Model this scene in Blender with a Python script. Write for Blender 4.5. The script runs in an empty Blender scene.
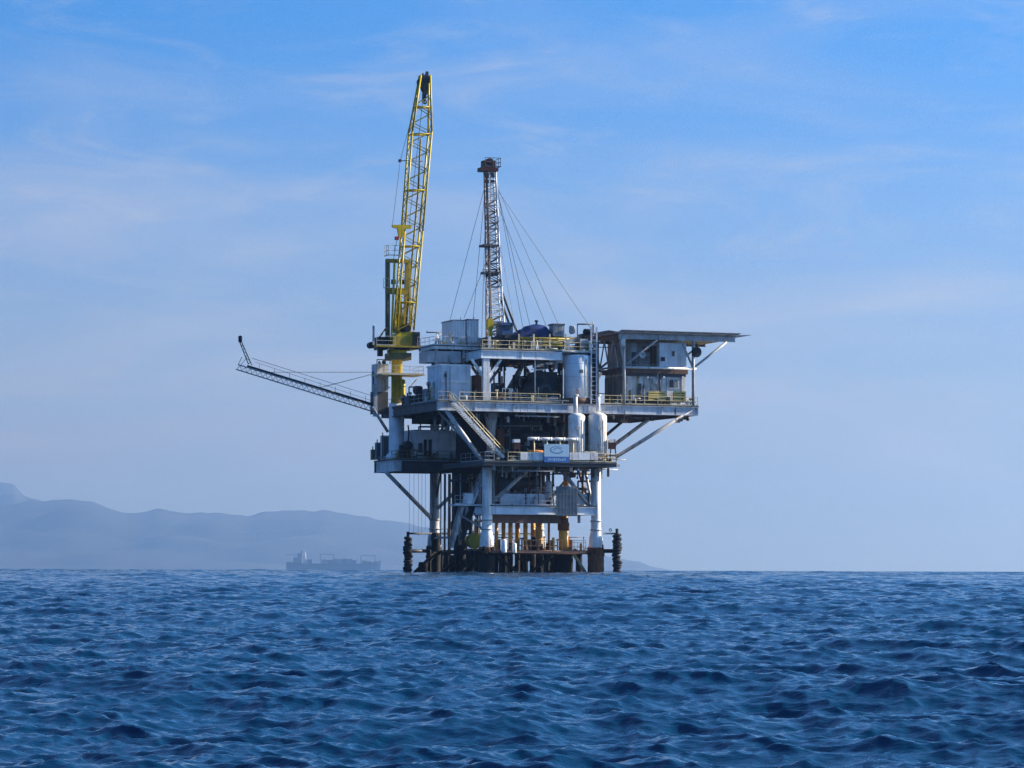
import bpy, math, random
import numpy as np
from mathutils import Matrix, Vector

R = math.radians
random.seed(7)
rng = np.random.default_rng(11)
sc = bpy.context.scene
C = sc.collection

# ------------------------------------------------------------------ camera
EARTH = 6.371e6
F_PX = 3200.0
CAM = Vector((0.0, 0.0, 0.65))
PITCH, ROLL = R(3.303), R(0.17)
CAM_M = Matrix.Rotation(R(90) + PITCH, 3, 'X') @ Matrix.Rotation(ROLL, 3, 'Z')
cam_data = bpy.data.cameras.new('camera')
cam_data.sensor_width = 36.0
cam_data.lens = 36.0 * F_PX / 1024.0
cam_data.clip_start = 0.2
cam_data.clip_end = 200000.0
cam = bpy.data.objects.new('camera', cam_data)
cam.matrix_world = Matrix.Translation(CAM) @ CAM_M.to_4x4()
C.objects.link(cam)
sc.camera = cam

# ------------------------------------------------------------------ sky, sun, exposure
SUN_EL, SUN_AZ = R(25), R(76)          # azimuth measured from the view direction towards the right
SUN_DIR = Vector((math.sin(SUN_AZ) * math.cos(SUN_EL), math.cos(SUN_AZ) * math.cos(SUN_EL), math.sin(SUN_EL)))
world = bpy.data.worlds.new('World')
sc.world = world
world.use_nodes = True
wt = world.node_tree
wt.nodes.clear()


def wn(kind, **kw):
    n = wt.nodes.new(kind)
    for k, v in kw.items():
        setattr(n, k, v)
    return n


def wmath(op, a, b=None, c=None):
    n = wn('ShaderNodeMath', operation=op)
    for i, x in enumerate((a, b, c)):
        if x is None:
            continue
        if isinstance(x, (int, float)):
            n.inputs[i].default_value = x
        else:
            wt.links.new(x, n.inputs[i])
    return n.outputs[0]


tc = wn('ShaderNodeTexCoord')
sep = wn('ShaderNodeSeparateXYZ')
wt.links.new(tc.outputs['Generated'], sep.inputs[0])
# clear maritime air: the sky deepens to blue quickly above the horizon
zup = wmath('MAXIMUM', sep.outputs[2], 0.0)
zz = wmath('ADD', wmath('MULTIPLY', zup, 2.6), 0.13)
comb = wn('ShaderNodeCombineXYZ')
wt.links.new(sep.outputs[0], comb.inputs[0])
wt.links.new(sep.outputs[1], comb.inputs[1])
wt.links.new(zz, comb.inputs[2])
nrm = wn('ShaderNodeVectorMath', operation='NORMALIZE')
wt.links.new(comb.outputs[0], nrm.inputs[0])
sky = wn('ShaderNodeTexSky', sky_type='NISHITA', sun_disc=False)
sky.sun_elevation = SUN_EL
sky.sun_rotation = SUN_AZ
sky.air_density = 1.0
sky.dust_density = 0.3
sky.ozone_density = 2.5
wt.links.new(nrm.outputs[0], sky.inputs['Vector'])
hsv = wn('ShaderNodeHueSaturation')
hsv.inputs['Saturation'].default_value = 1.28
wt.links.new(sky.outputs[0], hsv.inputs['Color'])
# thin cirrus veils
mp = wn('ShaderNodeMapping')
mp.inputs['Rotation'].default_value = (0, R(22), 0)
mp.inputs['Scale'].default_value = (6.0, 6.0, 24.0)
wt.links.new(tc.outputs['Generated'], mp.inputs[0])
n1 = wn('ShaderNodeTexNoise')
n1.inputs['Scale'].default_value = 1.5
n1.inputs['Detail'].default_value = 9
n1.inputs['Roughness'].default_value = 0.5
n1.inputs['Distortion'].default_value = 0.7
wt.links.new(mp.outputs[0], n1.inputs[0])
r1 = wn('ShaderNodeMapRange', interpolation_type='SMOOTHSTEP')
r1.inputs[1].default_value, r1.inputs[2].default_value = 0.38, 0.80
wt.links.new(n1.outputs[0], r1.inputs[0])
mp2 = wn('ShaderNodeMapping')
mp2.inputs['Rotation'].default_value = (0, R(-25), R(10))
mp2.inputs['Scale'].default_value = (6.0, 9.0, 24.0)
mp2.inputs['Location'].default_value = (3.1, 1.7, 5.0)
wt.links.new(tc.outputs['Generated'], mp2.inputs[0])
n2 = wn('ShaderNodeTexNoise')
n2.inputs['Scale'].default_value = 2.2
n2.inputs['Detail'].default_value = 10
n2.inputs['Roughness'].default_value = 0.62
n2.inputs['Distortion'].default_value = 1.2
wt.links.new(mp2.outputs[0], n2.inputs[0])
r2 = wn('ShaderNodeMapRange', interpolation_type='SMOOTHSTEP')
r2.inputs[1].default_value, r2.inputs[2].default_value = 0.48, 0.78
wt.links.new(n2.outputs[0], r2.inputs[0])
veil = wn('ShaderNodeMapRange', interpolation_type='SMOOTHSTEP')
veil.inputs[1].default_value, veil.inputs[2].default_value = 0.0, 0.20
veil.inputs[3].default_value, veil.inputs[4].default_value = 0.80, 0.0
wt.links.new(zup, veil.inputs[0])
low = wn('ShaderNodeMapRange', interpolation_type='SMOOTHSTEP')
low.inputs[1].default_value, low.inputs[2].default_value = 0.08, 0.17
low.inputs[3].default_value, low.inputs[4].default_value = 0.62, 0.22
wt.links.new(zup, low.inputs[0])
wisps = wmath('MINIMUM', wmath('ADD', wmath('MULTIPLY', r1.outputs[0], low.outputs[0]), wmath('MULTIPLY', r2.outputs[0], 0.34)), 0.6)
cl = veil.outputs[0]
tint = wn('ShaderNodeMix', data_type='RGBA', blend_type='MULTIPLY')
tint.inputs[0].default_value = 1.0
tint.inputs[7].default_value = (0.46, 0.93, 1.13, 1)
wt.links.new(hsv.outputs[0], tint.inputs[6])
mixc = wn('ShaderNodeMix', data_type='RGBA')
wt.links.new(cl, mixc.inputs[0])
wt.links.new(tint.outputs[2], mixc.inputs[6])
mixc.inputs[7].default_value = (2.0, 1.9, 1.6, 1)
mixw = wn('ShaderNodeMix', data_type='RGBA')
wt.links.new(wisps, mixw.inputs[0])
wt.links.new(mixc.outputs[2], mixw.inputs[6])
mixw.inputs[7].default_value = (2.3, 2.5, 2.95, 1)
bg = wn('ShaderNodeBackground')
bg.inputs[1].default_value = 0.113
wt.links.new(mixw.outputs[2], bg.inputs[0])
wo = wn('ShaderNodeOutputWorld')
wt.links.new(bg.outputs[0], wo.inputs[0])

sun_data = bpy.data.lights.new('sun', 'SUN')
sun_data.energy = 5.0
sun_data.angle = R(0.53)
sun_data.color = (1.0, 0.91, 0.78)
sun = bpy.data.objects.new('sun', sun_data)
sun.rotation_euler = SUN_DIR.to_track_quat('Z', 'Y').to_euler()
sun.location = (200, 300, 200)
C.objects.link(sun)

vs = sc.view_settings
vs.view_transform = 'Standard'
vs.look = 'None'
vs.exposure = 1.16
vs.gamma = 1.0
vs.use_curve_mapping = False
sc.cycles.use_denoising = True
sc.cycles.denoising_prefilter = 'NONE'
sc.cycles.max_bounces = 8
sc.cycles.volume_bounces = 1

# ------------------------------------------------------------------ materials
MATS = {}


def nodes(name):
    m = bpy.data.materials.new(name)
    m.use_nodes = True
    nt = m.node_tree
    return m, nt, nt.nodes['Principled BSDF']


def paint(name, col, rust=0.35, rough=0.5, rustcol=(0.13, 0.05, 0.022), streak=True, metal=0.0, grime=0.35, scale=1.0):
    """weathered paint: grime blotches, rust patches that run down in streaks, fine relief"""
    m, nt, p = nodes(name)
    L = nt.links.new
    t = nt.nodes.new('ShaderNodeTexCoord')
    geo = nt.nodes.new('ShaderNodeNewGeometry')
    mp = nt.nodes.new('ShaderNodeMapping')
    mp.inputs['Scale'].default_value = (1.6 * scale, 1.6 * scale, (0.28 if streak else 1.4) * scale)
    L(geo.outputs['Position'], mp.inputs[0])
    a = nt.nodes.new('ShaderNodeTexNoise')
    a.inputs['Scale'].default_value = 1.3
    a.inputs['Detail'].default_value = 8
    a.inputs['Roughness'].default_value = 0.68
    L(mp.outputs[0], a.inputs[0])
    ra = nt.nodes.new('ShaderNodeMapRange')
    ra.interpolation_type = 'SMOOTHSTEP'
    lo = 0.72 - 0.36 * rust
    ra.inputs[1].default_value, ra.inputs[2].default_value = lo, lo + 0.17
    L(a.outputs[0], ra.inputs[0])
    b = nt.nodes.new('ShaderNodeTexNoise')
    b.inputs['Scale'].default_value = 0.9 * scale
    b.inputs['Detail'].default_value = 6
    L(geo.outputs['Position'], b.inputs[0])
    rb = nt.nodes.new('ShaderNodeMapRange')
    rb.inputs[1].default_value, rb.inputs[2].default_value = 0.35, 0.75
    rb.inputs[3].default_value, rb.inputs[4].default_value = 1.0, 1.0 - grime
    L(b.outputs[0], rb.inputs[0])
    mul = nt.nodes.new('ShaderNodeMix')
    mul.data_type = 'RGBA'
    mul.blend_type = 'MULTIPLY'
    mul.inputs[0].default_value = 1.0
    mul.inputs[6].default_value = (*col, 1)
    L(rb.outputs[0], mul.inputs[7])
    mx = nt.nodes.new('ShaderNodeMix')
    mx.data_type = 'RGBA'
    L(ra.outputs[0], mx.inputs[0])
    L(mul.outputs[2], mx.inputs[6])
    mx.inputs[7].default_value = (*rustcol, 1)
    if streak:
        mq = nt.nodes.new('ShaderNodeMapping')
        mq.inputs['Scale'].default_value = (3.4 * scale, 3.4 * scale, 0.16 * scale)
        L(geo.outputs['Position'], mq.inputs[0])
        c_ = nt.nodes.new('ShaderNodeTexNoise')
        c_.inputs['Scale'].default_value = 1.0
        c_.inputs['Detail'].default_value = 5
        L(mq.outputs[0], c_.inputs[0])
        rc = nt.nodes.new('ShaderNodeMapRange')
        rc.interpolation_type = 'SMOOTHSTEP'
        rc.inputs[1].default_value, rc.inputs[2].default_value = 0.53, 0.72
        rc.inputs[3].default_value, rc.inputs[4].default_value = 0.0, min(0.7, rust * 1.3)
        L(c_.outputs[0], rc.inputs[0])
        my = nt.nodes.new('ShaderNodeMix')
        my.data_type = 'RGBA'
        L(rc.outputs[0], my.inputs[0])
        L(mx.outputs[2], my.inputs[6])
        my.inputs[7].default_value = tuple(0.5 * a_ + 0.25 * b_ for a_, b_ in zip(rustcol, col)) + (1,)
        L(my.outputs[2], p.inputs['Base Color'])
    else:
        L(mx.outputs[2], p.inputs['Base Color'])
    rr = nt.nodes.new('ShaderNodeMapRange')
    rr.inputs[3].default_value, rr.inputs[4].default_value = rough, 0.85
    L(ra.outputs[0], rr.inputs[0])
    L(rr.outputs[0], p.inputs['Roughness'])
    p.inputs['Metallic'].default_value = metal
    p.inputs['Specular IOR Level'].default_value = 0.3
    bp = nt.nodes.new('ShaderNodeBump')
    bp.inputs['Strength'].default_value = 0.25
    bp.inputs['Distance'].default_value = 0.03
    L(a.outputs[0], bp.inputs['Height'])
    L(bp.outputs[0], p.inputs['Normal'])
    MATS[name] = m
    return m


paint('white', (0.87, 0.86, 0.83), 0.46, 0.45, rustcol=(0.24, 0.12, 0.06), grime=0.3)
paint('white_rusty', (0.82, 0.80, 0.75), 0.6, 0.5, rustcol=(0.20, 0.10, 0.05))
paint('white_clean', (0.9, 0.9, 0.89), 0.12, 0.35, grime=0.15)
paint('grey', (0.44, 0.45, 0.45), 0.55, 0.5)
paint('grey_dark', (0.09, 0.095, 0.10), 0.45, 0.55)
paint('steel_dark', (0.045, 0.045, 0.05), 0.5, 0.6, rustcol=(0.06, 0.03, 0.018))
paint('blue_grey', (0.62, 0.67, 0.72), 0.5, 0.5, rustcol=(0.17, 0.09, 0.05))
paint('pale_blue', (0.80, 0.86, 0.90), 0.38, 0.45, rustcol=(0.24, 0.14, 0.08), grime=0.25)
paint('yellow', (0.64, 0.46, 0.004), 0.40, 0.42, rustcol=(0.16, 0.085, 0.02))
paint('yellow_dull', (0.40, 0.31, 0.03), 0.4, 0.5, rustcol=(0.11, 0.07, 0.025))
paint('cream', (0.78, 0.66, 0.38), 0.4, 0.55)
paint('conductor_orange', (0.92, 0.42, 0.05), 0.42, 0.5, rustcol=(0.60, 0.22, 0.04))
paint('rust', (0.22, 0.09, 0.035), 0.6, 0.8, rustcol=(0.10, 0.035, 0.015))
paint('brown', (0.21, 0.125, 0.085), 0.5, 0.7, rustcol=(0.07, 0.035, 0.02))
paint('taupe', (0.34, 0.29, 0.26), 0.5, 0.7, rustcol=(0.12, 0.06, 0.04))
paint('growth', (0.016, 0.014, 0.012), 0.5, 0.9, rustcol=(0.045, 0.026, 0.018), streak=False)
paint('rubber', (0.02, 0.02, 0.022), 0.3, 0.8, rustcol=(0.05, 0.045, 0.04), streak=False)
paint('black', (0.012, 0.012, 0.014), 0.2, 0.5, rustcol=(0.03, 0.02, 0.015))
paint('red', (0.34, 0.035, 0.03), 0.3, 0.5)
paint('crown_red', (0.06, 0.014, 0.013), 0.4, 0.5)
paint('navy_tarp', (0.02, 0.045, 0.16), 0.1, 0.6, rustcol=(0.015, 0.02, 0.05), streak=False)
paint('rig_blue', (0.03, 0.10, 0.22), 0.3, 0.5)
paint('aluminium', (0.46, 0.47, 0.48), 0.15, 0.4, metal=0.3)
paint('mesh_grey', (0.24, 0.27, 0.28), 0.35, 0.6)
paint('barrel_yellow', (0.80, 0.62, 0.20), 0.35, 0.5)
paint('olive', (0.20, 0.17, 0.05), 0.35, 0.6)
paint('orange', (0.72, 0.26, 0.06), 0.15, 0.5)
paint('banner_pale', (0.40, 0.60, 0.74), 0.05, 0.6, grime=0.1)
paint('banner_blue', (0.045, 0.16, 0.46), 0.05, 0.6, grime=0.1)
paint('ship_hull', (0.05, 0.075, 0.12), 0.0, 0.6, scale=0.05)
paint('ship_cargo', (0.16, 0.10, 0.08), 0.1, 0.6, scale=0.05)
paint('ship_blue', (0.06, 0.12, 0.22), 0.0, 0.6, scale=0.05)
paint('ship_grey', (0.22, 0.23, 0.24), 0.0, 0.6, scale=0.05)
paint('ship_white', (0.62, 0.64, 0.66), 0.0, 0.5, scale=0.05)
m, nt, p = nodes('glass')
p.inputs['Base Color'].default_value = (0.01, 0.014, 0.018, 1)
p.inputs['Roughness'].default_value = 0.06
MATS['glass'] = m
m, nt, p = nodes('cable')
p.inputs['Base Color'].default_value = (0.05, 0.05, 0.055, 1)
p.inputs['Roughness'].default_value = 0.6
MATS['cable'] = m

# ------------------------------------------------------------------ platform frame: u along the front, v away from it, z up
TH = R(20)
CS, SN = math.cos(TH), math.sin(TH)
ORG = Vector((-3.1, 400.0, -0.012))
UH, VH = Vector((CS, SN, 0)), Vector((-SN, CS, 0))


def at(px, py, v):
    """point of the vertical plane v = const that shows at a pixel -> (u, v, z)"""
    d = CAM_M @ Vector(((px - 512) / F_PX, -(py - 384) / F_PX, -1))
    t = (v - (CAM - ORG).dot(VH)) / d.dot(VH)
    w = CAM + d * t - ORG
    return Vector((w.dot(UH), v, w.z))


def U(px, v, py=450):
    return at(px, py, v)[0]


def Z(py, v, px=500):
    return at(px, py, v)[2]


class MB:
    def __init__(s):
        s.v, s.f, s.sm = [], [], []

    def add(s, vs_, fs, smooth=False):
        k = len(s.v)
        s.v.extend([tuple(x) for x in vs_])
        s.f.extend([tuple(i + k for i in f) for f in fs])
        s.sm.extend([smooth] * len(fs) if isinstance(smooth, bool) else smooth)
        return s

    def box(s, u0, u1, v0, v1, z0, z1):
        vs_ = [(u, v, z) for z in (z0, z1) for v in (v0, v1) for u in (u0, u1)]
        return s.add(vs_, [(0, 2, 3, 1), (4, 5, 7, 6), (0, 1, 5, 4), (2, 6, 7, 3), (0, 4, 6, 2), (1, 3, 7, 5)])

    def bpx(s, x0, x1, y0, y1, v0, depth):
        a = at(x0, y1, v0)
        b = at(x1, y0, v0)
        return s.box(a[0], b[0], v0, v0 + depth, a[2], b[2])

    def tube(s, p, q, r, n=8, r2=None, cap=True):
        p, q = Vector(p), Vector(q)
        d = (q - p)
        if d.length < 1e-6:
            return s
        d.normalize()
        a = d.cross(Vector((0, 0, 1)))
        if a.length < 1e-3:
            a = Vector((1, 0, 0))
        a.normalize()
        b = d.cross(a)
        r2 = r if r2 is None else r2
        vs_ = []
        for c, rad in ((p, r), (q, r2)):
            for i in range(n):
                t = 2 * math.pi * i / n
                vs_.append(c + (a * math.cos(t) + b * math.sin(t)) * rad)
        fs = [(i, i + n, (i + 1) % n + n, (i + 1) % n) for i in range(n)]
        sm = [n > 5] * n
        if cap:
            fs += [tuple(range(n)), tuple(range(2 * n - 1, n - 1, -1))]
            sm += [False, False]
        return s.add(vs_, fs, sm)

    def path(s, pts, r, n=6):
        for a, b in zip(pts[:-1], pts[1:]):
            s.tube(a, b, r, n)
        return s

    def lathe(s, c, prof, n=20, axis='z'):
        """prof: (radius, height) pairs along an axis from c"""
        c = Vector(c)
        vs_ = []
        for r, h in prof:
            for i in range(n):
                t = 2 * math.pi * i / n
                x, y = r * math.cos(t), r * math.sin(t)
                o = {'z': (x, y, h), 'u': (h, x, y), 'v': (x, h, y)}[axis]
                vs_.append(c + Vector(o))
        fs, sm = [], []
        for j in range(len(prof) - 1):
            for i in range(n):
                a, b = j * n + i, j * n + (i + 1) % n
                q = (a, b, b + n, a + n)
                fs.append(q if axis == 'z' else q[::-1])
                sm.append(True)
        k = (len(prof) - 1) * n
        fs += [tuple(range(n - 1, -1, -1)), tuple(range(k, k + n))]
        sm += [False, False]
        return s.add(vs_, fs, sm)

    def vessel(s, c, r, length, axis='z', n=20):
        """cylinder with dished ends starting at c"""
        e = r * 0.45
        prof = [(r * 0.05, 0), (r * 0.5, e * 0.18), (r * 0.85, e * 0.6), (r, e), (r, length - e), (r * 0.85, length - e * 0.6), (r * 0.5, length - e * 0.18), (r * 0.05, length)]
        return s.lathe(c, prof, n, axis)

    def beam(s, p, q, w, h):
        """rectangular member from p to q, w sideways and h upright"""
        p, q = Vector(p), Vector(q)
        d = (q - p).normalized()
        a = d.cross(Vector((0, 0, 1)))
        if a.length < 1e-3:
            a = Vector((1, 0, 0))
        a.normalize()
        b = a.cross(d)
        a, b = a * w / 2, b * h / 2
        vs_ = [c + x for c in (p, q) for x in (-a - b, a - b, a + b, -a + b)]
        return s.add(vs_, [(0, 1, 2, 3), (7, 6, 5, 4), (0, 4, 5, 1), (1, 5, 6, 2), (2, 6, 7, 3), (3, 7, 4, 0)])

    def ibeam(s, p, q, w, h, t=0.06):
        p, q = Vector(p), Vector(q)
        up = Vector((0, 0, 1))
        s.beam(p, q, t, h - 2 * t - 0.004)
        s.beam(p + up * (h / 2 - t / 2), q + up * (h / 2 - t / 2), w, t)
        s.beam(p - up * (h / 2 - t / 2), q - up * (h / 2 - t / 2), w, t)
        return s

    def rail(s, pts, h=1.08, r=0.034, step=1.9, n=5):
        for a, b in zip(pts[:-1], pts[1:]):
            a, b = Vector(a), Vector(b)
            k = max(1, round((b - a).length / step))
            for i in range(k + 1):
                c = a.lerp(b, i / k)
                s.tube(c, c + Vector((0, 0, h)), r, n)
            for hh in (h, h * 0.52):
                s.tube(a + Vector((0, 0, hh)), b + Vector((0, 0, hh)), r, n)
            s.beam(a + Vector((0, 0, 0.07)), b + Vector((0, 0, 0.07)), 0.02, 0.13)
        return s

    def extrude(s, poly, v0, v1):
        """polygon of (u, z) points pushed from v0 to v1"""
        n = len(poly)
        vs_ = [(u, v0, z) for u, z in poly] + [(u, v1, z) for u, z in poly]
        fs = [tuple(range(n)), tuple(range(2 * n - 1, n - 1, -1))]
        fs += [(i, i + n, (i + 1) % n + n, (i + 1) % n) for i in range(n)]
        return s.add(vs_, fs)

    def torus(s, c, R0, r, n=18, k=8, axis='z', squash=1.0):
        c = Vector(c)
        vs_ = []
        for i in range(n):
            t = 2 * math.pi * i / n
            for j in range(k):
                ph = 2 * math.pi * j / k
                rad = R0 + r * math.cos(ph)
                h = r * math.sin(ph) * squash
                x, y = rad * math.cos(t), rad * math.sin(t)
                vs_.append(c + Vector({'z': (x, y, h), 'v': (x, h, y), 'u': (h, x, y)}[axis]))
        fs = [(i * k + j, ((i + 1) % n) * k + j, ((i + 1) % n) * k + (j + 1) % k, i * k + (j + 1) % k) for i in range(n) for j in range(k)]
        return s.add(vs_, fs, True)

    def mesh(s, name, mat, base=Vector((0, 0, 0))):
        me = bpy.data.meshes.new(name)
        b = base
        me.from_pydata([(x - b[0], y - b[1], z - b[2]) for x, y, z in s.v], [], s.f)
        me.polygons.foreach_set('use_smooth', s.sm)
        me.materials.append(MATS[mat])
        me.update()
        return me


def tag(o, label=None, cat=None, group=None, kind=None):
    if label:
        o['label'] = label
    if cat:
        o['category'] = cat
    if group:
        o['group'] = group
    if kind:
        o['kind'] = kind
    return o


BASE = {}


def local_to_world(b):
    return ORG + UH * b[0] + VH * b[1] + Vector((0, 0, b[2]))


def thing(name, label, cat, base, group=None):
    o = bpy.data.objects.new(name, None)
    o.empty_display_size = 0.5
    C.objects.link(o)
    o.location = local_to_world(base)
    o.rotation_euler = (0, 0, TH)
    BASE[o] = Vector(base)
    return tag(o, label, cat, group)


def part(name, mb, mat, parent, label=None, kind=None):
    """one mesh object under its thing or part; coordinates are platform coordinates"""
    b = BASE[parent]
    o = bpy.data.objects.new(name, mb.mesh(name, mat, b))
    C.objects.link(o)
    o.parent = parent
    BASE[o] = b
    return tag(o, label, kind=kind)


def solo(name, mb, mat, label, cat, base, group=None):
    o = bpy.data.objects.new(name, mb.mesh(name, mat, Vector(base)))
    C.objects.link(o)
    o.location = local_to_world(base)
    o.rotation_euler = (0, 0, TH)
    BASE[o] = Vector(base)
    return tag(o, label, cat, group)


def copy_tree(o, delta, parent=None):
    c = o.copy()
    C.objects.link(c)
    if parent is None:
        c.location = o.location + UH * delta[0] + VH * delta[1] + Vector((0, 0, delta[2]))
    else:
        c.parent = parent
    for ch in o.children:
        copy_tree(ch, delta, c)
    return c


# ------------------------------------------------------------------ sea
def build_sea():
    fine = np.radians(np.linspace(-11.0, 11.0, 520))
    coarse = np.radians(np.linspace(11.0, 349.0, 72))[1:-1]
    th = np.concatenate([fine, coarse])
    dth = np.concatenate([np.full(len(fine), fine[1] - fine[0]), np.full(len(coarse), coarse[1] - coarse[0])])
    r = [0.4]
    while r[-1] < 30000:
        x = r[-1]
        if x < 7:
            dr = 0.35
        elif x < 500:
            dr = max(0.022, (0.0019 if x < 140 else 0.0019 + 0.0012 * min(1, (x - 140) / 80)) * x)
        else:
            dr = 0.0034 * 500 * (x / 500) ** 1.25
        r.append(x + dr)
    r = np.array(r)
    dr = np.gradient(r)
    rr, tt = np.meshgrid(r, th, indexing='ij')
    X = rr * np.sin(tt)
    Y = rr * np.cos(tt)
    Zs = np.zeros_like(X)
    DX = np.zeros_like(X)
    DY = np.zeros_like(X)
    sp_r = np.repeat(dr[:, None], len(th), 1)
    sp_t = rr * dth[None, :]
    N = 156
    lam = np.exp(np.concatenate([rng.uniform(math.log(0.045), math.log(2.0), 130), rng.uniform(math.log(2.0), math.log(12.0), 26)]))
    base = R(196)
    for i in range(N):
        k = 2 * math.pi / lam[i]
        spread = R(48) if lam[i] < 1.2 else R(30)
        a = base + rng.normal() * spread
        dx, dy = math.sin(a), math.cos(a)
        slope = (0.305 * math.sqrt(2.0 / 130) * (1.25 if lam[i] < 0.45 else 0.62)) if lam[i] < 2.0 else 0.032 * math.sqrt(2.0 / 26)
        amp = slope / k
        ph = rng.uniform(0, 2 * math.pi)
        top = max(2, int((lam[i] / dr > 0.35).sum()))
        sl = slice(0, top)
        t_, x_, y_ = tt[sl], X[sl], Y[sl]
        kr = np.abs(dx * np.sin(t_) + dy * np.cos(t_))
        kt = np.abs(dx * np.cos(t_) - dy * np.sin(t_))
        need = np.maximum(sp_r[sl] * kr, sp_t[sl] * kt)
        w = np.clip((lam[i] / np.maximum(need, 1e-6) - 1.4) / 1.5, 0, 1)
        d_ = r[sl][:, None]
        # far off only the longer waves are meshed: they carry the steepness of the whole chop
        if lam[i] >= 2.0:
            w = w * (1 + 2.8 * np.clip((d_ - 70) / 430, 0, 1))
        elif lam[i] > 0.6:
            w = w * (1 + 0.7 * np.clip((d_ - 25) / 120, 0, 1))
        arg = k * (x_ * dx + y_ * dy) + ph
        s, c = np.sin(arg), np.cos(arg)
        Zs[sl] += w * amp * c
        DX[sl] -= w * 0.85 * amp * dx * s
        DY[sl] -= w * 0.85 * amp * dy * s
    # gusts: patches of rougher and calmer water
    g = 0.5 + 0.5 * np.sin(X / 23.0 + 1.3 * np.sin(Y / 41.0)) * np.sin(Y / 57.0 + 0.8 * np.sin(X / 19.0))
    g = 0.8 + 0.4 * g
    Zs = Zs * g - (rr ** 2) / (2 * EARTH)
    P = np.stack([X + DX * g, Y + DY * g, Zs], -1).reshape(-1, 3)
    nr, ntm = rr.shape
    i = np.arange(nr - 1)[:, None]
    j = np.arange(ntm)[None, :]
    j2 = (j + 1) % ntm
    q = np.stack([i * ntm + j, i * ntm + j2, (i + 1) * ntm + j2, (i + 1) * ntm + j], -1).reshape(-1, 4)[:, ::-1]
    # close the small hole beneath the camera
    me = bpy.data.meshes.new('sea')
    cen = len(P)
    P = np.vstack([P, [[0, 0, 0]]])
    tri = np.stack([np.full(ntm, cen), (np.arange(ntm) + 1) % ntm, np.arange(ntm)], -1)
    nv, nq, ntri = len(P), len(q), len(tri)
    me.vertices.add(nv)
    me.vertices.foreach_set('co', P.astype(np.float32).ravel())
    me.loops.add(nq * 4 + ntri * 3)
    me.loops.foreach_set('vertex_index', np.concatenate([q.ravel(), tri.ravel()]).astype(np.int32))
    me.polygons.add(nq + ntri)
    ls = np.concatenate([np.arange(nq) * 4, nq * 4 + np.arange(ntri) * 3]).astype(np.int32)
    me.polygons.foreach_set('loop_start', ls)
    me.polygons.foreach_set('use_smooth', np.ones(nq + ntri, bool))
    me.update(calc_edges=True)
    me.validate()
    m, nt, p = nodes('sea_water')
    L = nt.links.new
    p.inputs['Base Color'].default_value = (0.0012, 0.029, 0.073, 1)
    p.inputs['Roughness'].default_value = 0.07
    p.inputs['IOR'].default_value = 1.333
    geo = nt.nodes.new('ShaderNodeNewGeometry')
    hs = []
    for scl, det, dist, stretch in ((5.5, 6, 0.4, 0.5), (24.0, 4, 0.6, 0.5)):
        mpn = nt.nodes.new('ShaderNodeMapping')
        mpn.inputs['Rotation'].default_value = (0, 0, R(18))
        mpn.inputs['Scale'].default_value = (stretch, 1.0, 1.0)
        L(geo.outputs['Position'], mpn.inputs[0])
        n = nt.nodes.new('ShaderNodeTexNoise')
        n.inputs['Scale'].default_value = scl
        n.inputs['Detail'].default_value = det
        n.inputs['Roughness'].default_value = 0.55
        n.inputs['Distortion'].default_value = dist
        L(mpn.outputs[0], n.inputs[0])
        hs.append(n.outputs[0])
    b1 = nt.nodes.new('ShaderNodeBump')
    b1.inputs['Strength'].default_value = 1.0
    b1.inputs['Distance'].default_value = 0.02
    L(hs[0], b1.inputs['Height'])
    b2 = nt.nodes.new('ShaderNodeBump')
    b2.inputs['Strength'].default_value = 1.0
    b2.inputs['Distance'].default_value = 0.004
    L(hs[1], b2.inputs['Height'])
    L(b1.outputs[0], b2.inputs['Normal'])
    ln = nt.nodes.new('ShaderNodeVectorMath')
    ln.operation = 'LENGTH'
    L(geo.outputs['Position'], ln.inputs[0])
    far = nt.nodes.new('ShaderNodeMapRange')
    far.inputs[1].default_value, far.inputs[2].default_value = 60.0, 700.0
    far.inputs[3].default_value, far.inputs[4].default_value = 0.0, 1.0
    L(ln.outputs['Value'], far.inputs[0])
    n3 = nt.nodes.new('ShaderNodeTexNoise')
    n3.inputs['Scale'].default_value = 0.45
    n3.inputs['Detail'].default_value = 5
    n3.inputs['Roughness'].default_value = 0.6
    L(geo.outputs['Position'], n3.inputs[0])
    b3 = nt.nodes.new('ShaderNodeBump')
    b3.inputs['Distance'].default_value = 1.1
    L(far.outputs[0], b3.inputs['Strength'])
    L(n3.outputs[0], b3.inputs['Height'])
    L(b2.outputs[0], b3.inputs['Normal'])
    L(b3.outputs[0], p.inputs['Normal'])
    me.materials.append(m)
    o = bpy.data.objects.new('sea', me)
    C.objects.link(o)
    tag(o, 'choppy deep blue sea reaching to the horizon', kind='structure')


build_sea()


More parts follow.
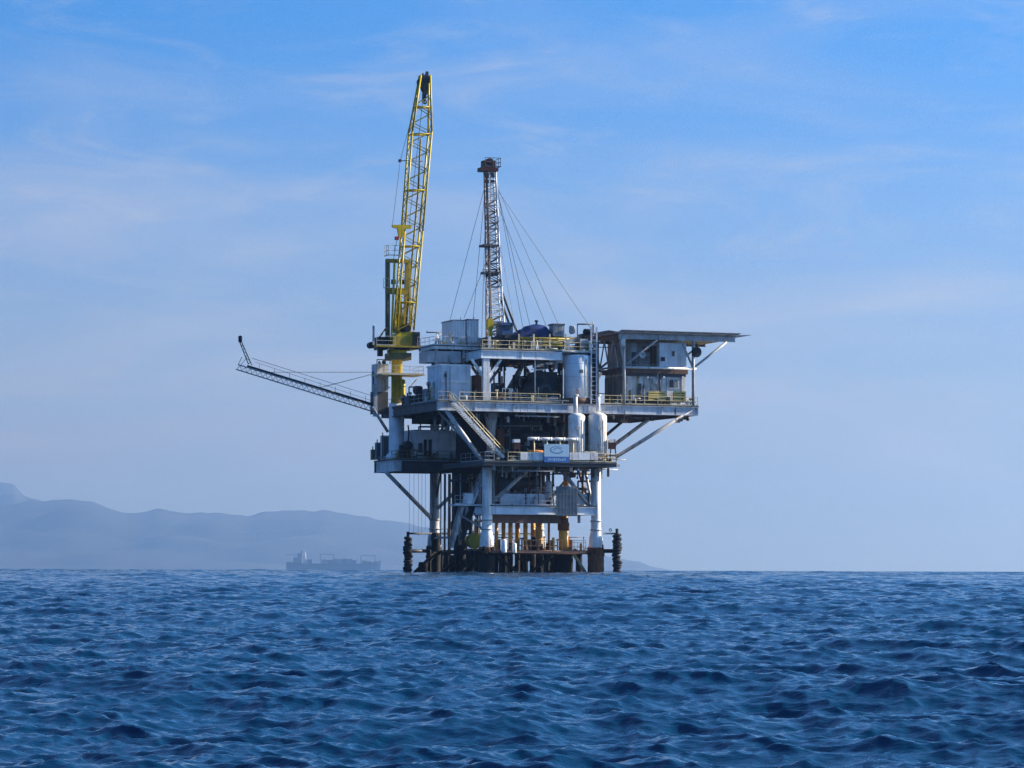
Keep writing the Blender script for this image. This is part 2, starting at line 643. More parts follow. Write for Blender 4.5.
# ------------------------------------------------------------------ hills
def hills(name, label, prof, dist, depth, seed):
    """island ridge: crest heights follow prof (pixel pairs) at its distance, slopes and gullies fall to the sea"""
    r = np.random.default_rng(seed)
    xs = np.linspace(prof[0][0], prof[-1][0], 520)
    ys = np.interp(xs, [a for a, b in prof], [b for a, b in prof])
    kern = np.hanning(5)
    kern /= kern.sum()
    ys = np.convolve(np.pad(ys, 2, mode='edge'), kern, 'valid')
    hor = 570.6 + (xs - 512) * math.tan(ROLL)
    wx = (xs - 512) / F_PX * dist
    crest = np.maximum((hor - ys) / F_PX * dist, 0) + (dist - 3600) ** 2 / (2 * EARTH)
    rough = sum(a * np.sin(wx / l + p) for a, l, p in zip((6, 5, 4, 3, 2.5), (260, 131, 71, 37, 23), r.uniform(0, 6, 5)))
    crest = np.maximum(crest, 2)
    nv = 60
    t = np.linspace(-1, 1, nv)
    V, Fc = [], []
    for j in range(nv):
        yy = dist + t[j] * depth
        g = np.zeros_like(wx)
        for l, a in ((700, 0.16), (310, 0.10), (130, 0.08)):
            ph = r.uniform(0, 6)
            g += a * np.sin(wx / l + ph + 1.7 * math.sin(t[j] * 4 + l))
        sh = max(0.0, 1 - abs(t[j]) ** 1.15)
        g = g * (1 - sh) * sh * 2.2
        hh = crest * np.clip(sh + g, 0, 1) + rough * sh ** 6 - 30 * (1 - sh)
        for i in range(len(wx)):
            V.append((wx[i] * yy / dist, yy, hh[i] - yy * yy / (2 * EARTH)))
    n = len(wx)
    for j in range(nv - 1):
        for i in range(n - 1):
            Fc.append((j * n + i, j * n + i + 1, (j + 1) * n + i + 1, (j + 1) * n + i))
    me = bpy.data.meshes.new(name)
    me.from_pydata(V, [], Fc)
    me.polygons.foreach_set('use_smooth', [True] * len(Fc))
    me.materials.append(MATS['hill'])
    o = bpy.data.objects.new(name, me)
    C.objects.link(o)
    tag(o, label, kind='structure')


m, nt, p = nodes('hill')
geo = nt.nodes.new('ShaderNodeNewGeometry')
n = nt.nodes.new('ShaderNodeTexNoise')
n.inputs['Scale'].default_value = 0.004
n.inputs['Detail'].default_value = 8
nt.links.new(geo.outputs['Position'], n.inputs[0])
cr = nt.nodes.new('ShaderNodeValToRGB')
cr.color_ramp.elements[0].position = 0.35
cr.color_ramp.elements[0].color = (0.018, 0.030, 0.028, 1)
cr.color_ramp.elements[1].position = 0.68
cr.color_ramp.elements[1].color = (0.04, 0.047, 0.05, 1)
nt.links.new(n.outputs[0], cr.inputs[0])
nt.links.new(cr.outputs[0], p.inputs['Base Color'])
p.inputs['Roughness'].default_value = 0.95
MATS['hill'] = m

RIDGE = [(-700, 540), (-560, 515), (-420, 520), (-300, 500), (-180, 512), (-90, 498), (-30, 505), (0, 505), (10, 504.5), (25, 503), (50, 501), (68, 499.5), (85, 501), (105, 506), (122, 512),
         (136, 514), (150, 511), (160, 509.5), (178, 511), (195, 511.5), (215, 511), (232, 514), (248, 515), (265, 513), (290, 512), (312, 511), (322, 509.5),
         (335, 512), (352, 515), (378, 519), (400, 522), (430, 527), (470, 535), (520, 545), (570, 553), (610, 557), (640, 562), (665, 569), (690, 573)]
PEAK = [(-700, 520), (-420, 495), (-200, 500), (-90, 486), (-40, 479), (-10, 481), (9, 483), (15, 485), (19, 491), (24, 495.5), (33, 498.5), (48, 502), (70, 507), (110, 516), (160, 530), (200, 545), (240, 560), (280, 575)]
hills('hills', 'hazy blue-grey coastal ridge along the horizon behind the platform', RIDGE, 22000, 2900, 3)
hills('hills', 'fainter higher peak beyond the ridge at the far edge', PEAK, 27000, 2600, 5)

# ------------------------------------------------------------------ haze: the air between here and the hills
hb = MB().box(-31000, 31000, -31000, 31000, -90, 840)
me = bpy.data.meshes.new('haze')
me.from_pydata(hb.v, [], hb.f)
m = bpy.data.materials.new('haze_air')
m.use_nodes = True
nt = m.node_tree
nt.nodes.clear()
pv = nt.nodes.new('ShaderNodeVolumePrincipled')
pv.inputs['Color'].default_value = (0.34, 0.56, 0.86, 1)
pv.inputs['Absorption Color'].default_value = (0.45, 0.45, 0.45, 1)
pv.inputs['Density'].default_value = 7.8e-5
pv.inputs['Anisotropy'].default_value = 0.72
om = nt.nodes.new('ShaderNodeOutputMaterial')
nt.links.new(pv.outputs[0], om.inputs['Volume'])
me.materials.append(m)
o = bpy.data.objects.new('haze', me)
C.objects.link(o)
tag(o, 'thin bluish sea haze fading the ship and hills', kind='stuff')

# ------------------------------------------------------------------ the platform itself: legs, braces, decks, stairs
ZL, ZM, ZU, ZS = Z(461.5, -3.3, 560), Z(401.5, -1), Z(349, -0.5), Z(505, -0.6)   # tops of lower, main, upper and spider deck
UL = U(437, -1)                       # side of the main deck
UR = U(699, -1, 405)                  # far end of the cantilevered main deck
LEG_U = [0.0, U(596, 0)]
VB = 20.5
plat = thing('oil_platform', 'offshore oil platform with stacked white and rust-stained decks standing on legs in the sea', 'oil platform', (LEG_U[1] / 2, VB / 2, 0))

legs = [(0, 0), (LEG_U[1], 0), (0, VB), (LEG_U[1], VB)]
for i, (u, v) in enumerate(legs):
    mb = MB()
    z0 = Z(551, v)
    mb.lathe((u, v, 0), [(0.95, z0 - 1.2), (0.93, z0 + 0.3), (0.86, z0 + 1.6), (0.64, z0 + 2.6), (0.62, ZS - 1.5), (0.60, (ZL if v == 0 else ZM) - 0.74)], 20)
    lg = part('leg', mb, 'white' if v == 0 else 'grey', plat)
    mb = MB()
    mb.lathe((u, v, 0), [(0.98, -6.0), (1.02, 0.2), (1.06, 0.7), (1.02, 1.2), (1.05, 1.7), (0.99, z0 - 0.25)], 20)
    for _ in range(46):
        t_ = random.uniform(0, 6.283)
        zz_g = random.uniform(z0 - 0.9, z0 + 0.35)
        mb.vessel((u + 0.93 * math.cos(t_), v + 0.93 * math.sin(t_), zz_g - 0.3), random.uniform(0.10, 0.2), random.uniform(0.4, 0.9), 'z', 6)
    part('splash_sleeve', mb, 'rust' if i == 1 else 'growth', lg, 'dark rust and marine growth at the waterline')
    part('rust_band', MB().lathe((u, v, z0 - 0.4), [(0.985, 0), (0.965, 0.45), (0.952, 0.75), (0.94, 0.9)], 20), 'rust', lg)
    for zc in (Z(530, v), Z(521, v)):
        part('collar', MB().lathe((u, v, zc), [(0.74, 0), (0.74, 0.16)], 20), 'grey', lg)

# pile stubs crusted with growth beside the legs
for px, v, y0, w in ((436, 18.5, 533, 5.0), (461, 9.5, 535, 6.4), (447, 14, 552, 4.4), (478, 1.5, 552, 4.2), (551, 6, 540, 2.4), (570, 3, 552, 3.0), (453, 12, 555, 4.0), (424, 17.5, 562, 5.5), (493, 6, 553, 3.6), (505, 8, 553, 3.2), (521, 9, 553, 3.4), (536, 8, 553, 3.6), (547, 3, 551, 3.4), (557, 6, 551, 4.0), (579, 4, 552, 3.4), (470, 5, 549, 4.4)):
    a = at(px, y0, v)
    r = w / 7.8
    mb = MB()
    pr = [(r * random.uniform(0.82, 1.1), z) for z in np.linspace(-5, a[2], 16)]
    mb.lathe((a[0], v, 0), pr, 14)
    part('pile', mb, 'growth', plat)


def brace(px0, py0, v0, px1, py1, v1, r, mat, n=12):
    mb = MB()
    mb.tube(at(px0, py0, v0), at(px1, py1, v1), r, n)
    return part('brace', mb, mat, plat)


# cantilever braces under the helideck end
brace(616, 457, -0.6, 694, 409, -0.6, 0.24, 'grey')
brace(614, 445, 4.0, 660, 411, 4.0, 0.24, 'grey')
brace(604, 437, 9.0, 636, 410, 9.0, 0.2, 'grey_dark')
# knee braces under the main deck corner
brace(444, 407, -0.4, 483, 463, -0.1, 0.30, 'blue_grey')
brace(438, 411, 3.0, 474, 450, 3.0, 0.17, 'grey')
# brace under the crane deck
brace(386, 472, 17, 431, 518, 20.2, 0.26, 'grey')
brace(437, 509, 20.5, 470, 478, 10, 0.24, 'grey')
brace(441, 472, 19.5, 434, 512, 20.3, 0.14, 'grey_dark')
brace(372, 407, 17, 388, 432, 17, 0.2, 'grey')
# bracing of the bay under the lower deck
brace(490, 505, 0.2, 526, 471, 0.2, 0.28, 'grey')
brace(591, 508, 0.2, 562, 471, 0.2, 0.26, 'grey')
brace(592, 503, 0.2, 585, 470, 3.5, 0.18, 'white')
brace(588, 500, 3, 578, 470, 6, 0.16, 'brown')
brace(545, 505, 12, 575, 470, 12, 0.22, 'grey_dark')
brace(470, 505, 14, 520, 470, 14, 0.22, 'grey_dark')
brace(462, 516, 2.0, 484, 530, 0.2, 0.12, 'grey')
brace(474, 513, 1.0, 482, 530, 0.2, 0.1, 'grey')
# splash-zone bracing between the legs
for a in ((492, 553, 0, 520, 574, 0, 0.20), (555, 553, 0, 527, 575, 0, 0.20), (480, 556, 1, 462, 575, 3, 0.24), (468, 550, 8, 440, 574, 12, 0.22), (415, 573, 17, 436, 553, 18, 0.3),
          (573, 553, 1, 585, 572, 1, 0.22), (562, 572, 1, 573, 552, 1, 0.16), (500, 575, 8, 545, 551, 8, 0.2)):
    brace(*a[:6], a[6], 'growth' if a[0] != 573 else 'cream', 10)
# horizontal ties at the splash zone
for y, v0, v1, r, mt in ((552, 0, 0, 0.28, 'brown'), (552, VB, VB, 0.26, 'growth'), (534, VB, VB, 0.14, 'grey')):
    mb = MB()
    mb.tube((0.3, v0, Z(y, v0)), (LEG_U[1] - 0.3, v1, Z(y, v1)), r, 10)
    part('brace', mb, mt, plat)
for u in (0, LEG_U[1]):
    mb = MB()
    mb.tube((u, 0.6, Z(552, 0)), (u, VB - 0.6, Z(552, 0)), 0.26, 10)
    part('brace', mb, 'growth', plat)


def deck(name, u0, u1, v0, v1, ztop, gh, gmat, label, under='brown', pitch=2.6, sill=0.16, open_=False, side=None):
    """plate on perimeter girders with stiffeners, joists below"""
    mb = MB()
    if open_:
        y = v0 + 0.02
        while y < v1:
            mb.box(u0 + 0.02, u1 - 0.02, y, y + 0.1, ztop - sill, ztop)
            y += 0.75
    else:
        mb.box(u0 + 0.02, u1 - 0.02, v0 + 0.02, v1 - 0.02, ztop - sill, ztop)
    d = part(name, mb, 'grey_dark', plat, label)
    zc = ztop - sill - gh / 2 - 0.004
    mb = MB()
    mb.ibeam((u0, v0 + 0.2, zc), (u1, v0 + 0.2, zc), 0.36, gh)
    k = max(2, int((u1 - u0) / 4.6))
    for i in range(k + 1):
        x = u0 + 0.06 + (u1 - u0 - 0.12) * i / k
        mb.box(x - 0.03, x + 0.03, v0 + 0.09, v0 + 0.16, zc - gh / 2 + 0.07, zc + gh / 2 - 0.07)
    part('girder', mb, gmat, d)
    mb = MB()
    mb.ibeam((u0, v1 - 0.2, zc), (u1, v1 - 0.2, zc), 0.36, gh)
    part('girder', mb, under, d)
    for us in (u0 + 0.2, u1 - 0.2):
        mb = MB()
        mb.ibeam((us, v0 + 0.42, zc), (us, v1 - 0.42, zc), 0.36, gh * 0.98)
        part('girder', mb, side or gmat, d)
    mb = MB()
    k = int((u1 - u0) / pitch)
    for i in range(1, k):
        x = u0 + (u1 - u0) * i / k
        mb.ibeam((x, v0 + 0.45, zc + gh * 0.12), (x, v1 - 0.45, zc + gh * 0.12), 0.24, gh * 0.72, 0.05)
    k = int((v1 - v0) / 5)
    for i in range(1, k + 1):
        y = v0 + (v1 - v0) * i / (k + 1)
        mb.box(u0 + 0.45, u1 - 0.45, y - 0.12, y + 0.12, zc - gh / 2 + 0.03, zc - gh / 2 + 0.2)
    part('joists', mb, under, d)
    return d


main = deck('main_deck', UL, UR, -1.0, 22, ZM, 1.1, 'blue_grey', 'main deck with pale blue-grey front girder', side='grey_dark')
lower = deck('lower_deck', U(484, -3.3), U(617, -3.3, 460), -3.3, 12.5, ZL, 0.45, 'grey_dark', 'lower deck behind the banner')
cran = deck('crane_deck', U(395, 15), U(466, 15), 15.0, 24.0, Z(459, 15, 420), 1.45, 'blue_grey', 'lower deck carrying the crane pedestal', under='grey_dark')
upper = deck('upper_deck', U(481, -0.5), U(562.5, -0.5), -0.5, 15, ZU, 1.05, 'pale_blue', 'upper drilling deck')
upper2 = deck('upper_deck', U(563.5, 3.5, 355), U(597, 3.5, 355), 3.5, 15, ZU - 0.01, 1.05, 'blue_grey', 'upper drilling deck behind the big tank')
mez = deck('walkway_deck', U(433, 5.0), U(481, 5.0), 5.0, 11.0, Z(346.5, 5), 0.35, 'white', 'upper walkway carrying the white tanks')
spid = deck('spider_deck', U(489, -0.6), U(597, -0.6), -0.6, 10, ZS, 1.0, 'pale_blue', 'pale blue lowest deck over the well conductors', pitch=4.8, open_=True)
# brown plating hung under the spider deck
mb = MB()
mb.box(U(493, 0.4), U(561, 0.4), 0.4, 0.6, Z(523, 0.4), Z(514.5, 0.4))
part('skirt_plate', mb, 'brown', spid)

# upper deck posts with knees
for px, v in ((486, -0.3), (486, 14), (590, 14), (540, 14)):
    mb = MB()
    u = U(px, v)
    zt = ZU - 1.22
    mb.box(u - 0.42, u + 0.42, v - 0.1, v + 0.55, ZM + 0.004, zt)
    mb.beam((u + 0.4, v + 0.2, zt - 2.2), (u + 2.0, v + 0.2, zt - 0.1), 0.3, 0.3)
    mb.beam((u - 0.4, v + 0.2, zt - 2.2), (u - 1.9, v + 0.2, zt - 0.1), 0.3, 0.3)
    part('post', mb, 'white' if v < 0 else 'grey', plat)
for px, v in ((436, 5.3), (452, 10.5), (478, 5.3)):
    mb = MB()
    u = U(px, v)
    mb.box(u - 0.15, u + 0.15, v, v + 0.3, ZM + 0.004, Z(346.5, 5) - 0.52)
    part('post', mb, 'grey', plat)
# truss diagonal between main and upper deck seen against the sky
brace(507, 392, 9, 524, 362, 9, 0.3, 'grey')
brace(524, 362, 14, 511, 395, 14, 0.22, 'grey_dark')
brace(560, 393, 14, 546, 360, 14, 0.22, 'grey_dark')
# columns between lower and main deck
for px, v, mt in ((491, 1.6, 'grey'), (596, 0.9, 'grey'), (530, 6, 'grey_dark'), (560, 11, 'grey_dark'), (470, 14, 'grey_dark')):
    mb = MB()
    u = U(px, v)
    mb.lathe((u, v, 0), [(0.55, ZL + 0.01), (0.55, ZM - 3.0), (0.95, ZM - 1.27)], 14)
    part('post', mb, mt, plat)


def rails(pts, mat, parent=plat, h=1.08, step=1.9):
    return part('railing', MB().rail(pts, h, step=step), mat, parent)


g = 0.12
rails([(UL + g, 21.8, ZM), (UL + g, -0.85, ZM), (U(451, -0.85), -0.85, ZM)], 'grey', main)
rails([(U(459, -0.85), -0.85, ZM), (U(520, -0.85), -0.85, ZM), (U(560, -0.85), -0.85, ZM)], 'cream', main)
rails([(U(604, -0.85), -0.85, ZM), (UR - g, -0.85, ZM), (UR - g, 10, ZM)], 'cream', main)
rails([(U(485, -3.15), 6, ZL), (U(485, -3.15), -3.15, ZL), (U(494, -3.15), -3.15, ZL)], 'grey', lower)
rails([(U(508, -3.15), -3.15, ZL), (U(616, -3.15), -3.15, ZL), (U(616, -3.15), 8, ZL)], 'cream', lower, step=1.4)
zc_ = Z(459, 15, 420)
rails([(U(395.3, 15.2) + g, 23, zc_), (U(395.3, 15.2) + g, 15.2, zc_), (U(465, 15.2), 15.2, zc_)], 'olive', cran)
rails([(U(482, -0.35), -0.35, ZU), (U(562, -0.35), -0.35, ZU)], 'cream', upper)
rails([(U(564, -0.35), -0.35, ZU), (U(596, -0.35), -0.35, ZU), (U(596, -0.35), 14, ZU)], 'cream', upper2)
mb = MB()
mb.box(U(563, -0.5), U(597, -0.5), -0.45, 3.4, ZU - 0.14, ZU)
part('landing', mb, 'white', upper2)
zm_ = Z(346.5, 5)
rails([(U(433.5, 5.15), 10.5, zm_), (U(433.5, 5.15), 5.15, zm_), (U(480, 5.15), 5.15, zm_)], 'white', mez)
rails([(U(491, -0.45), -0.45, ZS), (U(552, -0.45), -0.45, ZS)], 'blue_grey', spid)
# wind screens on the spider deck
for x0, x1 in ((500, 525), (526.5, 546), (578, 590)):
    mb = MB()
    mb.bpx(x0, x1, 494, 504.6, 0.2, 0.06)
    part('wind_screen', mb, 'blue_grey', spid)
mb = MB()
mb.bpx(556, 577.5, 486.5, 516, -1.05, 0.08)
gp = part('grating_panel', mb, 'mesh_grey', spid, 'grey perforated screen hung in front of the beam')
mb = MB()
for k in range(7):
    x = 556.5 + k * 3.4
    a, b = at(x, 486.8, -1.09), at(x, 515.7, -1.09)
    mb.box(a[0] - 0.025, a[0] + 0.025, -1.1, -1.055, b[2], a[2])
for k in range(5):
    y = 488 + k * 6.6
    a, b = at(556.3, y, -1.12), at(577.2, y, -1.12)
    mb.box(a[0], b[0], -1.135, -1.105, a[2] - 0.03, a[2] + 0.03)
part('screen_bars', mb, 'mesh_grey', gp)


# small fittings crowding the decks: junction boxes, lamps, valves, cable drops
rf = random.Random(17)


def fittings(parent, x0, x1, v0, v1, z, n, hmax, mats, hang=False):
    for mt in mats:
        mb = MB()
        for _ in range(n):
            v = rf.uniform(v0, v1)
            u = U(rf.uniform(x0, x1), v)
            h = rf.uniform(0.25, hmax)
            w = rf.uniform(0.08, 0.45)
            kind = rf.random()
            zb_, zt2 = (z - h, z - 0.01) if hang else (z + 0.01, z + h)
            if kind < 0.35:
                mb.box(u - w / 2, u + w / 2, v - 0.2, v + 0.2, zb_, zt2)
            elif kind < 0.7:
                mb.tube((u, v, zb_), (u, v, zt2), w * 0.18 + 0.03, 6)
                e = zb_ if hang else zt2
                mb.box(u - w * .5, u + w * .5, v - 0.12, v + 0.12, e - 0.1, e + 0.12)
            elif kind < 0.85:
                mb.path([Vector((u, v, zb_)), Vector((u, v, zt2)), Vector((u + rf.uniform(0.6, 2.5), v, zt2))], 0.06, 6)
            else:
                mb.vessel((u, v, zb_), w * 0.6 + 0.08, max(0.5, h * 0.6), 'z', 10)
        part('deck_fittings', mb, mt, parent, kind='stuff')


# conductors: well pipes, painted above the splash zone
def conductor(px, v, w, top=519, mat='conductor_orange', waist=552):
    a, b = at(px, top, v), at(px, waist, v)
    r = w / 15.8
    mb = MB()
    mb.tube((a[0], v, b[2]), (a[0], v, a[2]), r, 14)
    for f in (0.35, 0.75):
        mb.lathe((a[0], v, b[2] + (a[2] - b[2]) * f), [(r * 1.18, 0), (r * 1.18, 0.12)], 14)
    c = part('conductor', mb, mat, plat)
    mb = MB()
    mb.lathe((a[0], v, 0), [(r * random.uniform(1.1, 1.35), z) for z in np.linspace(-5, b[2] + 0.05, 10)], 12)
    part('splash_sleeve', mb, 'growth', c)
    return c


for px, v, w in ((496.5, 3, 3.6), (503.5, 5, 4.0), (510.5, 3, 4.4), (517.5, 5, 4.8), (525.5, 3, 4.4), (533, 5, 4.6), (539.5, 3, 5.6), (476, 7, 3.6)):
    conductor(px, v, w)
mb = MB()
a, b = at(563.5, 516, 1.5), at(563.5, 552, 1.5)
mb.lathe((a[0], 1.5, 0), [(0.60, b[2]), (0.60, Z(530, 1.5)), (0.56, Z(530, 1.5)), (0.56, a[2] + 1.2)], 16)
c = part('conductor', mb, 'conductor_orange', plat, 'stout rust-orange riser')
mb = MB()
mb.lathe((a[0], 1.5, Z(530, 1.5)), [(0.74, 0), (0.74, 0.9), (0.62, 1.1), (0.62, 1.6)], 16)
part('collar', mb, 'rust', c)
mb = MB()
mb.lathe((a[0], 1.5, 0), [(0.72, -5), (0.8, 1), (0.7, b[2])], 14)
part('splash_sleeve', mb, 'growth', c)
# risers and drains that come down by the far leg
for px, y0, y1, v, r, mt in ((445, 474, 560, 15, 0.16, 'grey_dark'), (449.5, 474, 556, 13, 0.2, 'brown'), (441, 474, 545, 16, 0.08, 'grey_dark'), (455, 474, 560, 12, 0.14, 'steel_dark'),
                             (549, 470, 556, 4, 0.16, 'brown'), (583, 470, 512, 2, 0.14, 'brown'), (541, 472, 505, 1, 0.1, 'grey'), (579, 505, 523, 0.5, 0.2, 'blue_grey')):
    mb = MB()
    a, b = at(px, y0, v), at(px, y1, v)
    mb.tube((a[0], v, a[2]), (a[0], v, b[2]), r, 10)
    part('riser_pipe', mb, mt, plat)
# slender uprights of the well guides at the waterline
for px, v in ((500, 1), (508.5, 0), (516, 1), (523.5, 0), (531, 1), (545, 1), (553, 2), (484, 3), (468, 6), (455, 9), (577, 1), (430, 17), (442, 16)):
    mb = MB()
    a = at(px, 550, v)
    mb.tube((a[0], v, -4), (a[0], v, a[2]), 0.17, 8)
    part('guide_pipe', mb, 'growth', plat)

# boat landing walkway round the legs
mb = MB()
zb = Z(552, -1.4)
mb.box(U(491, -1.4), U(586, -1.4), -1.5, -0.3, zb - 0.12, zb)
mb.box(U(491, -1.4), U(586, -1.4), 5.0, 6.0, zb - 0.12, zb)
bl = part('boat_landing', mb, 'brown', plat, 'rusty walkway just above the water')
fittings(bl, 493, 585, -1.4, 5.5, zb, 9, 2.0, ('brown', 'olive', 'growth', 'rust'))
fittings(bl, 493, 585, -1.4, 5.5, zb - 0.13, 7, 1.7, ('growth', 'rust'), True)
rails([(U(491, -1.4), -1.4, zb), (U(586, -1.4), -1.4, zb)], 'brown', bl, h=1.5, step=1.6)
rails([(U(545, 5.1), 5.1, zb), (U(586, 5.1), 5.1, zb)], 'olive', bl, h=1.3, step=1.2)
mb = MB()
zb2 = Z(538, 12)
mb.box(U(437, 12), U(480, 12), 12, 13, zb2 - 0.12, zb2)
bl = part('boat_landing', mb, 'grey', plat)
rails([(U(437, 12), 12, zb2), (U(480, 12), 12, zb2)], 'grey', bl, h=1.1, step=1.5)
# small stair landing
mb = MB()
mb.box(U(455, 0.2), U(486, 0.2), 0.0, 2.4, Z(506, 0.2), Z(504.5, 0.2))
ld = part('landing', mb, 'blue_grey', plat)
rails([(U(455, 0.2), 0.1, Z(504.5, 0.2)), (U(466, 0.2), 0.1, Z(504.5, 0.2))], 'grey', ld)


def stairs(px0, py0, px1, py1, v, width, mat, railmat, label=None):
    """straight flight from its top to its foot"""
    a, b = at(px0, py0, v), at(px1, py1, v)
    st = None
    for s in (0, 1):
        vv = v + s * width
        mb = MB()
        mb.beam((a[0], vv, a[2]), (b[0], vv, b[2]), 0.06, 0.34)
        if st is None:
            st = part('stairway', mb, mat, plat, label)
        else:
            part('stringer', mb, mat, st)
    mb = MB()
    n = int(abs(a[2] - b[2]) / 0.21)
    for i in range(n):
        t = (i + 0.5) / n
        c = a.lerp(b, t)
        mb.box(c[0] - 0.14, c[0] + 0.14, v + 0.035, v + width - 0.035, c[2] - 0.015, c[2] + 0.02)
    part('treads', mb, 'mesh_grey', st)
    for s in (0, 1):
        vv = v + s * width
        mb = MB()
        for h in (0.55, 1.05):
            mb.tube((a[0], vv, a[2] + h), (b[0], vv, b[2] + h), 0.05, 6)
        for i in range(6):
            c = a.lerp(b, i / 5)
            mb.tube((c[0], vv, c[2]), (c[0], vv, c[2] + 1.05), 0.045, 6)
        part('handrail', mb, railmat, st)
    return st


stairs(453, 401.5, 504, 457.5, -2.3, 1.1, 'white', 'cream', 'long white stair with cream handrails from main to lower deck')
stairs(489, 467, 472, 505, 0.5, 0.9, 'blue_grey', 'grey')
stairs(463, 507, 452, 548, 0.6, 0.9, 'grey', 'grey')
stairs(474, 507, 463, 540, 2.2, 0.9, 'steel_dark', 'steel_dark')
mb = MB()
mb.box(U(450, -2.3), U(459, -2.3), -2.4, -1.02, ZM - 0.12, ZM)
part('landing', mb, 'grey', plat)
mb = MB()
mb.box(U(497, -2.3), U(510, -2.3), -2.4, -1.02, ZL + 0.004, ZL + 0.05)
part('landing', mb, 'grey', plat)

# added dark sheets whose colour stands in for the deep shade between decks
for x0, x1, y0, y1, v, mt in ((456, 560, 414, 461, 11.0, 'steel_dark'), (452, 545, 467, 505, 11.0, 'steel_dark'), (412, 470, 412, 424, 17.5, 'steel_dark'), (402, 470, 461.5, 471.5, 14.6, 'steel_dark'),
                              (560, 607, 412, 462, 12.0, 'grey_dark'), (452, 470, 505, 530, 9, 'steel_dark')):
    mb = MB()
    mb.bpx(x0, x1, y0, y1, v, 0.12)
    part('shade_sheet', mb, mt, plat)

# hanging wires and hoses from the crane deck
for px, y1 in ((409.5, 538), (414, 534), (418.5, 536), (422, 534), (425.5, 530)):
    a, b = at(px, 472, 15.6), at(px, y1, 15.6)
    part('hanging_wire', MB().tube((a[0], 15.6, a[2]), (a[0], 15.6, b[2]), 0.022, 5), 'cable', cran)
# pipe frame slung under the lower deck
mb = MB()
mb.path([at(512, 464, -3), at(512, 471, -3), at(554, 471, -3), at(554, 464, -3)], 0.07)
mb.path([at(539, 464, -3), at(539, 471, -3)], 0.07)
part('pipe_frame', mb, 'grey', lower)
# long grey side ledge below the lower deck
mb = MB()
mb.bpx(598, 620, 464.5, 466.5, -0.2, 2.5)
part('ledge', mb, 'grey', lower)
# caged ladder tower by the big tank
mb = MB()
for dx in (591, 596.5):
    for v in (-0.9, 0.1):
        u = U(dx, v)
        mb.beam((u, v, ZM), (u, v, Z(324, v)), 0.16, 0.16)
for k in range(16):
    z = ZM + 0.5 + k * (Z(326, 0) - ZM) / 16.5
    mb.box(U(591, -0.9), U(596.5, -0.9), -0.95, -0.87, z, z + 0.06)
lt = part('ladder_tower', mb, 'blue_grey', plat)
mb = MB()
mb.box(U(597, -0.9), U(597, -0.9) + 0.05, -1.0, 2.6, ZM + 0.02, Z(347, 0))  # side plate added to keep the sun off the big tank
mb.box(U(591.5, 0.3), U(597, 0.3), 0.3, 0.36, ZM + 0.02, Z(350, 0))
part('tower_shade_plate', mb, 'grey_dark', lt)

# deck edge clutter that belongs to the structure: brackets, cable trays, drains
for y, x0, x1, v in ((398.5, 460, 600, -0.2), (416, 515, 560, -0.7), (412.5, 605, 692, 0.3), (469, 500, 590, 1.0)):
    mb = MB()
    a, b = at(x0, y, v), at(x1, y, v)
    mb.tube((a[0], v, a[2]), (b[0], v, a[2]), 0.07, 6)
    mb.tube((a[0], v + 0.3, a[2] + 0.1), (b[0], v + 0.3, a[2] + 0.1), 0.05, 6)
    k = int((b[0] - a[0]) / 2.2)
    for i in range(k):
        u = a[0] + (i + 0.5) * (b[0] - a[0]) / k
        mb.box(u - 0.04, u + 0.04, v + 0.08, v + 0.26, a[2] - 0.12, a[2] + 0.4)
    part('service_pipes', mb, 'grey', plat, kind='stuff')

fittings(main, 460, 600, -0.5, 3.0, ZM, 9, 1.9, ('white', 'brown', 'grey', 'cream', 'steel_dark'))
fittings(main, 606, 694, -0.6, 0.2, ZM, 5, 1.3, ('white', 'brown', 'olive', 'grey_dark'))
fittings(main, 440, 470, -0.6, 0.8, ZM, 4, 1.5, ('grey', 'brown'))
fittings(main, 426, 440, 5, 6, ZM, 4, 1.8, ('grey', 'brown', 'white'))
fittings(main, 402, 424, 13, 15, ZM, 6, 1.8, ('grey', 'brown', 'white', 'steel_dark'))
fittings(main, 450, 600, -0.3, 6.0, ZM - 1.3, 7, 1.6, ('grey', 'white', 'brown', 'steel_dark'), True)
fittings(main, 605, 690, 0, 8.0, ZM - 1.3, 6, 0.7, ('grey', 'brown', 'steel_dark'), True)
fittings(lower, 510, 612, -2.9, -2.2, ZL, 3, 1.3, ('white', 'brown', 'grey', 'cream', 'rust'))
fittings(lower, 490, 612, -0.5, 3.0, ZL, 9, 1.7, ('white', 'brown', 'grey', 'cream', 'steel_dark', 'rust'))
fittings(lower, 490, 612, -3.0, 5.0, ZL - 0.65, 8, 1.4, ('grey', 'brown', 'white', 'steel_dark'), True)
fittings(upper, 484, 560, -0.2, 4.0, ZU, 8, 1.8, ('white', 'grey', 'cream', 'olive', 'steel_dark'))
fittings(upper, 484, 560, 0.2, 9.0, ZU - 1.25, 8, 1.3, ('grey', 'brown', 'steel_dark'), True)
fittings(upper2, 564, 596, -0.3, 3.0, ZU, 6, 1.9, ('white', 'grey', 'cream', 'steel_dark'))
fittings(mez, 435, 480, 5.2, 6.0, Z(346.5, 5), 5, 1.5, ('white', 'grey', 'cream'))
fittings(mez, 445, 481, 5.2, 8.0, Z(346.5, 5) - 0.55, 6, 2.2, ('steel_dark', 'grey', 'white'), True)
fittings(cran, 397, 410, 15.4, 17, Z(459, 15, 420), 8, 2.0, ('grey', 'olive', 'steel_dark', 'brown'))
fittings(cran, 412, 464, 15.3, 15.9, Z(459, 15, 420), 5, 1.4, ('grey', 'brown', 'steel_dark'))
fittings(spid, 492, 595, -0.4, 3.0, ZS, 7, 1.8, ('blue_grey', 'white', 'grey', 'brown', 'steel_dark'))

